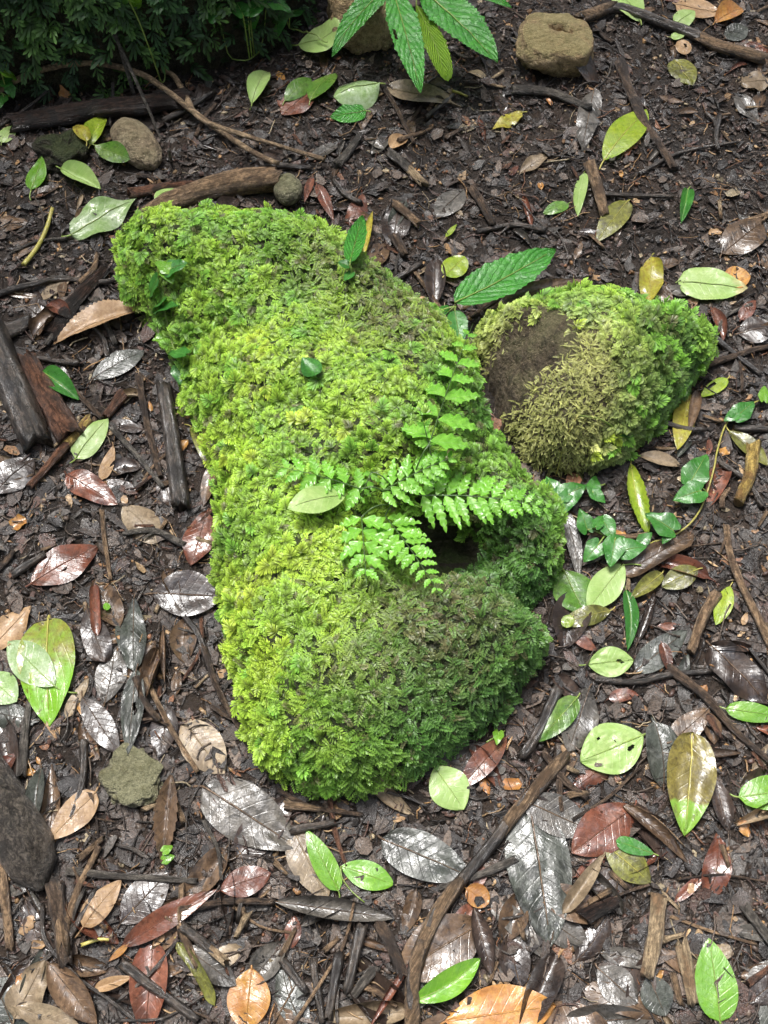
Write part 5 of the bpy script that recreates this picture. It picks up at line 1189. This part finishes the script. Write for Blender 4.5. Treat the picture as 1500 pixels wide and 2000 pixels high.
# --- fern on the boulder
crown = P(788, 985); crown[2] = float(samp(HG, crown[0], crown[1]))
fern = empty('fern', crown); tag(fern, 'bright green fern with toothed fronds spreading over the mossy boulder', 'fern')
def frond(bx, by, tx, ty, w, lb, lt, pairs=11, lobes=4, name='frond', simple=False, stalk=True, taper=.85, bow=0.0):
    b = P(bx, by, lb); t = P(tx, ty, lt); L = float(np.linalg.norm(t - b)); k = pxw((bx + tx) / 2, (by + ty) / 2, 1)
    d = (t - b) / L; s = np.cross(np.array([0, 0, 1.0]), d); s /= np.linalg.norm(s); n = np.cross(d, s)
    pts = [crown + np.array([0, 0, .0]), crown * .35 + b * .65 + np.array([0, 0, .018]), b] if stalk else [b - d * .02, b]
    c = spline(np.array(pts), .006); r = np.array([b + d * L * q + n * (.05 * L * sin(pi * q)) + s * bow * L * sin(pi * q) for q in np.linspace(0, 1, 22)])
    path = np.vstack([c[:-1], r]); a, f, uv = tube_geo(path - crown, np.linspace(.0012, .00035, len(path)), 6)
    fr = mesh_obj(name, a, f, M['rachis'], fern, uv=uv)
    for i in range(pairs):
        q = .02 + .93 * (i / (pairs - .2)); env = (1 - q) ** taper * (1 - .25 * math.exp(-q * 9)) if q > .0 else 1
        o = b + d * L * q + n * (.05 * L * sin(pi * q)) + s * bow * L * sin(pi * q)
        for sg in (-1, 1):
            LEAFSEED[0] += 1
            pl = max(w * k / 2 * env * random.uniform(.84, 1.08), .0035); ang = radians(68 - 22 * q + random.uniform(-9, 9)) * sg
            o2 = o + d * L * .018 * (sg > 0)
            pd = d * cos(ang) + s * sin(ang) + n * random.uniform(-.22, .14); pd /= np.linalg.norm(pd)
            pw = min(pl * .62, L / pairs * 1.22) if not simple else min(pl * .66, L / pairs * 1.15)
            ps = np.cross(n, pd); ps /= np.linalg.norm(ps); pn = np.cross(pd, ps)
            nu = 20; us = np.linspace(0, 1, nu + 1); ph = (us * lobes) % 1.0
            base = np.clip(us / .14, 0, 1) ** .7 * (1 - us ** 1.6) ** .8
            dep = .55 if not simple else .26
            wv = base * (1 - dep * (np.abs(ph - .45) * 2) ** 2.2) * pw / 2; wv = np.maximum(wv, .0004 * (1 - us) + .00008)
            vs = np.linspace(-1, 1, 5); U, Vv = np.meshgrid(us, vs, indexing='ij')
            X = U * pl + np.abs(Vv) * wv[:, None] * .75; Y = Vv * wv[:, None]
            Z = -.10 * pl * U ** 2 + .16 * pw * np.sin(pi * 2 * lobes * U) * np.abs(Vv) * .4 + .12 * np.abs(Y) + .05 * pw * fbm(U * 4 + LEAFSEED[0], Vv, LEAFSEED[0], 2)
            V = o2 + X.reshape(-1, 1) * pd + Y.reshape(-1, 1) * ps + Z.reshape(-1, 1) * pn - crown
            F = np.array([(i2 * 5 + j, (i2 + 1) * 5 + j, (i2 + 1) * 5 + j + 1, i2 * 5 + j + 1) for i2 in range(nu) for j in range(4)])
            mesh_obj('pinna', V, F, M['fern'], fr, uv=np.stack([U, Vv * .5 + .5], -1).reshape(-1, 2))
    return fr
frond(838, 868, 924, 632, 185, .045, .08, 7, 4, simple=True, taper=.75)
frond(845, 905, 820, 800, 90, .03, .04, 3, 3, simple=True, stalk=False)
frond(705, 955, 532, 910, 135, .035, .045, 6, 4, taper=.45)
frond(820, 968, 1092, 998, 175, .05, .065, 12, 5, taper=.75, bow=.02)
frond(745, 960, 896, 888, 130, .035, .06, 9, 4, taper=.55)
frond(752, 1008, 866, 1172, 130, .045, .05, 11, 4, taper=.7)
frond(706, 1010, 716, 1142, 140, .035, .03, 5, 3, taper=.5)
frond(725, 922, 700, 985, 60, .025, .03, 4, 2, taper=.5)

# --- serrated seedling at the top
c0 = P(812, -45); c0[2] = float(samp(HG, c0[0], c0[1])); top3 = PZ(812, -28, .11)
pl1 = empty('serrated_plant', c0); tag(pl1, 'wet dark green plant with large serrated leaves in front of the brown rock', 'plant')
a, f, uv = tube_geo(spline([c0, (c0 + top3) / 2 + np.array([.006, 0, 0]), top3], .008) - c0, .0026, 8); mesh_obj('stem', a, f, M['stalk'], pl1, uv=uv)
def sl(bx, by, tx, ty, w, zb, zt, mat='serrate', **k):
    b = PZ(bx, by, zb); t = PZ(tx, ty, zt); kk = dict(serr=.16, nserr=24, nu=48, nv=10, rough=.05, fold=.15, shape='ov'); kk.update(k); sh = kk.pop('shape')
    return held_leaf('leaf', b, t, w * np.linalg.norm(b - np.array([0, 0, CAM_H])) * .93 * T / 1000, sh, mat, pl1, stalk_from=top3, **kk)
sl(768, -15, 822, 182, 82, .105, .075, arch=.04, holes=((.45, -.75, .05), (.40, .6, .02)))
sl(812, 8, 876, 158, 56, .10, .08, 'newleaf', shape='obov', arch=.05)
sl(828, -12, 972, 122, 120, .105, .08, arch=.05, tear=.14)
sl(768, -30, 648, 112, 70, .10, .07, arch=.06, tear=.12, side=-.1)
sl(850, -40, 1000, 15, 60, .10, .09, arch=.05)

# --- seedling between the boulders
c1 = P(872, 640); c1[2] = float(samp(HG, c1[0], c1[1])); pl2 = empty('seedling', c1); tag(pl2, 'seedling with one long toothed leaf standing between the two boulders', 'seedling')
top4 = P(890, 598, .05)
a, f, uv = tube_geo(spline([c1 - np.array([0, 0, .005]), (c1 + top4) / 2, top4], .006) - c1, .0018, 8); mesh_obj('stem', a, f, M['stalk'], pl2, uv=uv)
def s2(pl, top, bx, by, tx, ty, w, lb, lt, mat='serrate', **k):
    b = P(bx, by, lb); t = P(tx, ty, lt); kk = dict(serr=.14, nserr=18, nu=36, nv=8, rough=.03, fold=.2, shape='ov'); kk.update(k); sh = kk.pop('shape')
    return held_leaf('leaf', b, t, w * mpp((bx + tx) / 2, (by + ty) / 2) * 1.05, sh, mat, pl, stalk_from=top, **kk)
s2(pl2, top4, 888, 592, 1086, 486, 108, .055, .05, arch=.03, side=-.08)
s2(pl2, top4, 888, 606, 900, 672, 52, .05, .045, 'dgreen')
s2(pl2, top4, 878, 608, 846, 612, 40, .045, .03, 'dgreen', nu=20)
s2(pl2, top4, 850, 615, 818, 588, 34, .04, .035, 'fern', nu=20)
c1b = P(690, 548); c1b[2] = float(samp(HG, c1b[0], c1b[1])); pl3 = empty('seedling', c1b); tag(pl3, 'small seedling with an upright toothed leaf behind the big boulder', 'seedling')
top5 = P(684, 520, .03)
a, f, uv = tube_geo(spline([c1b, top5], .006) - c1b, .0014, 8); mesh_obj('stem', a, f, M['stalk'], pl3, uv=uv)
s2(pl3, top5, 683, 514, 708, 420, 48, .035, .06, 'serrate', nserr=12, nu=24)
s2(pl3, top5, 686, 520, 660, 512, 28, .03, .03, 'dgreen', nserr=8, nu=16)
s2(pl3, top5, 690, 530, 672, 548, 24, .02, .02, 'dgreen', nserr=8, nu=16)

# --- creepers: stem + heart shaped leaves
def creeper(label, stem, leaves, mat='dgreen', smat='stalk', r=.0011, lift=.008, cat='vine', group=None, more=()):
    p0 = P(*stem[0]); p0[2] = float(samp(HG, p0[0], p0[1])); pl = empty('creeping_vine', p0); tag(pl, label, cat, group)
    for st in (stem,) + tuple(more):
        w = spline(np.array([P(*q) for q in st]), .007); w[:, 2] = local_h(w[:, 0], w[:, 1], .006) + lift * .7
        a, f, uv = tube_geo(w - p0, r, 6, .1); mesh_obj('stem', a, f, M[smat], pl, uv=uv)
    for (cx, cy, size, ang, *m) in leaves:
        a = radians(ang); dx, dy = cos(a) * size * .5, -sin(a) * size * .5
        b = P(cx - dx, cy - dy, lift + .006); t = P(cx + dx, cy + dy, lift + .004)
        j = int(np.argmin(np.hypot(w[:, 0] - b[0], w[:, 1] - b[1])))
        held_leaf('leaf', b, t, size * .92 * mpp(cx, cy), 'cord', m[0] if m else mat, pl, nu=12, nv=8, arch=.06, fold=.12, wave=.05, rough=.03, midrib=size > 38,
                  stalk_from=w[j] if np.linalg.norm(w[j] - b) > .004 else None)
    return pl
creeper('trailing vine with pale stem and heart shaped leaves', [(1510, 772), (1450, 800), (1420, 825), (1402, 872), (1388, 935), (1362, 1005), (1325, 1042), (1270, 1062)],
        [(1364, 915, 62, 60, 'dgreen'), (1342, 968, 58, 200), (1288, 1020, 62, 150), (1455, 800, 46, 40), (1427, 815, 30, 210), (1492, 768, 28, 90, 'fresh'), (1300, 1052, 24, 240)], 'dgreen', 'stalky', .0013)
creeper('cluster of dark heart shaped vine leaves beside the grey brown leaf', [(1270, 1062), (1220, 1060), (1180, 1050), (1140, 1035)],
        [(1140, 1015, 44, 110), (1188, 1035, 46, 300), (1155, 1080, 46, 230), (1196, 1082, 52, 260), (1236, 1072, 54, 10), (1262, 1050, 30, 40), (1170, 1018, 26, 60), (1205, 1055, 34, 20)])
creeper('small dark vine leaves at the foot of the rounded boulder', [(1180, 950), (1140, 960), (1085, 965), (1050, 960)],
        [(1078, 950, 44, 120), (1118, 962, 60, 30), (1105, 985, 44, 250), (1160, 945, 32, 80), (1170, 972, 32, 320), (1095, 972, 36, 200), (1310, 925, 0.1, 0)][:6])
creeper('small creeper climbing the left end of the big boulder', [(322, 505), (312, 545), (318, 590), (330, 640), (342, 690), (362, 745)],
        [(346, 522, 46, 20), (318, 520, 34, 150, 'fresh'), (300, 565, 42, 250), (330, 602, 38, 10), (310, 600, 30, 230), (312, 662, 30, 190, 'fresh'), (345, 692, 34, 180), (350, 735, 34, 280), (330, 540, 34, 300, 'fresh')], 'dgreen', lift=.026)
creeper('ivy like vine hanging over the mossy bank', [(270, -20), (285, 10), (330, 22), (400, 45), (470, 60), (560, 70), (640, 95)],
        [(258, 10, 56, 300, 'fresh'), (430, 42, 70, 240), (410, 5, 62, 80), (488, 48, 46, 280), (540, 45, 58, 270), (505, 12, 44, 40), (548, 12, 46, 330), (585, 20, 40, 20), (465, 12, 40, 120), (380, 15, 40, 180, 'mgreen')], 'dgreen', 'stalk', lift=.02)
creeper('few bright vine leaves at the foot of the mossy bank', [(-20, 150), (5, 155), (30, 165)], [(18, 148, 40, 330, 'fresh'), (5, 165, 34, 200), (22, 180, 26, 290), (4, 200, 24, 250)], 'dgreen', lift=.02)
creeper('pair of tiny green leaves among the brown toothed leaf scraps', [(318, 1668), (332, 1672)], [(328, 1658, 22, 30, 'fresh'), (330, 1676, 24, 20, 'fresh')], 'fresh', lift=.006)
creeper('little green leaf sprouting at the foot of the boulder', [(950, 1450), (985, 1430)], [(972, 1442, 26, 260, 'fresh')], 'fresh', lift=.006)
creeper('thin pale runner hanging down the rounded boulder', [(1128, 815), (1105, 860), (1090, 915)], [(1228, 846, 34, 0)], 'dgreen', 'stalky', .0008)
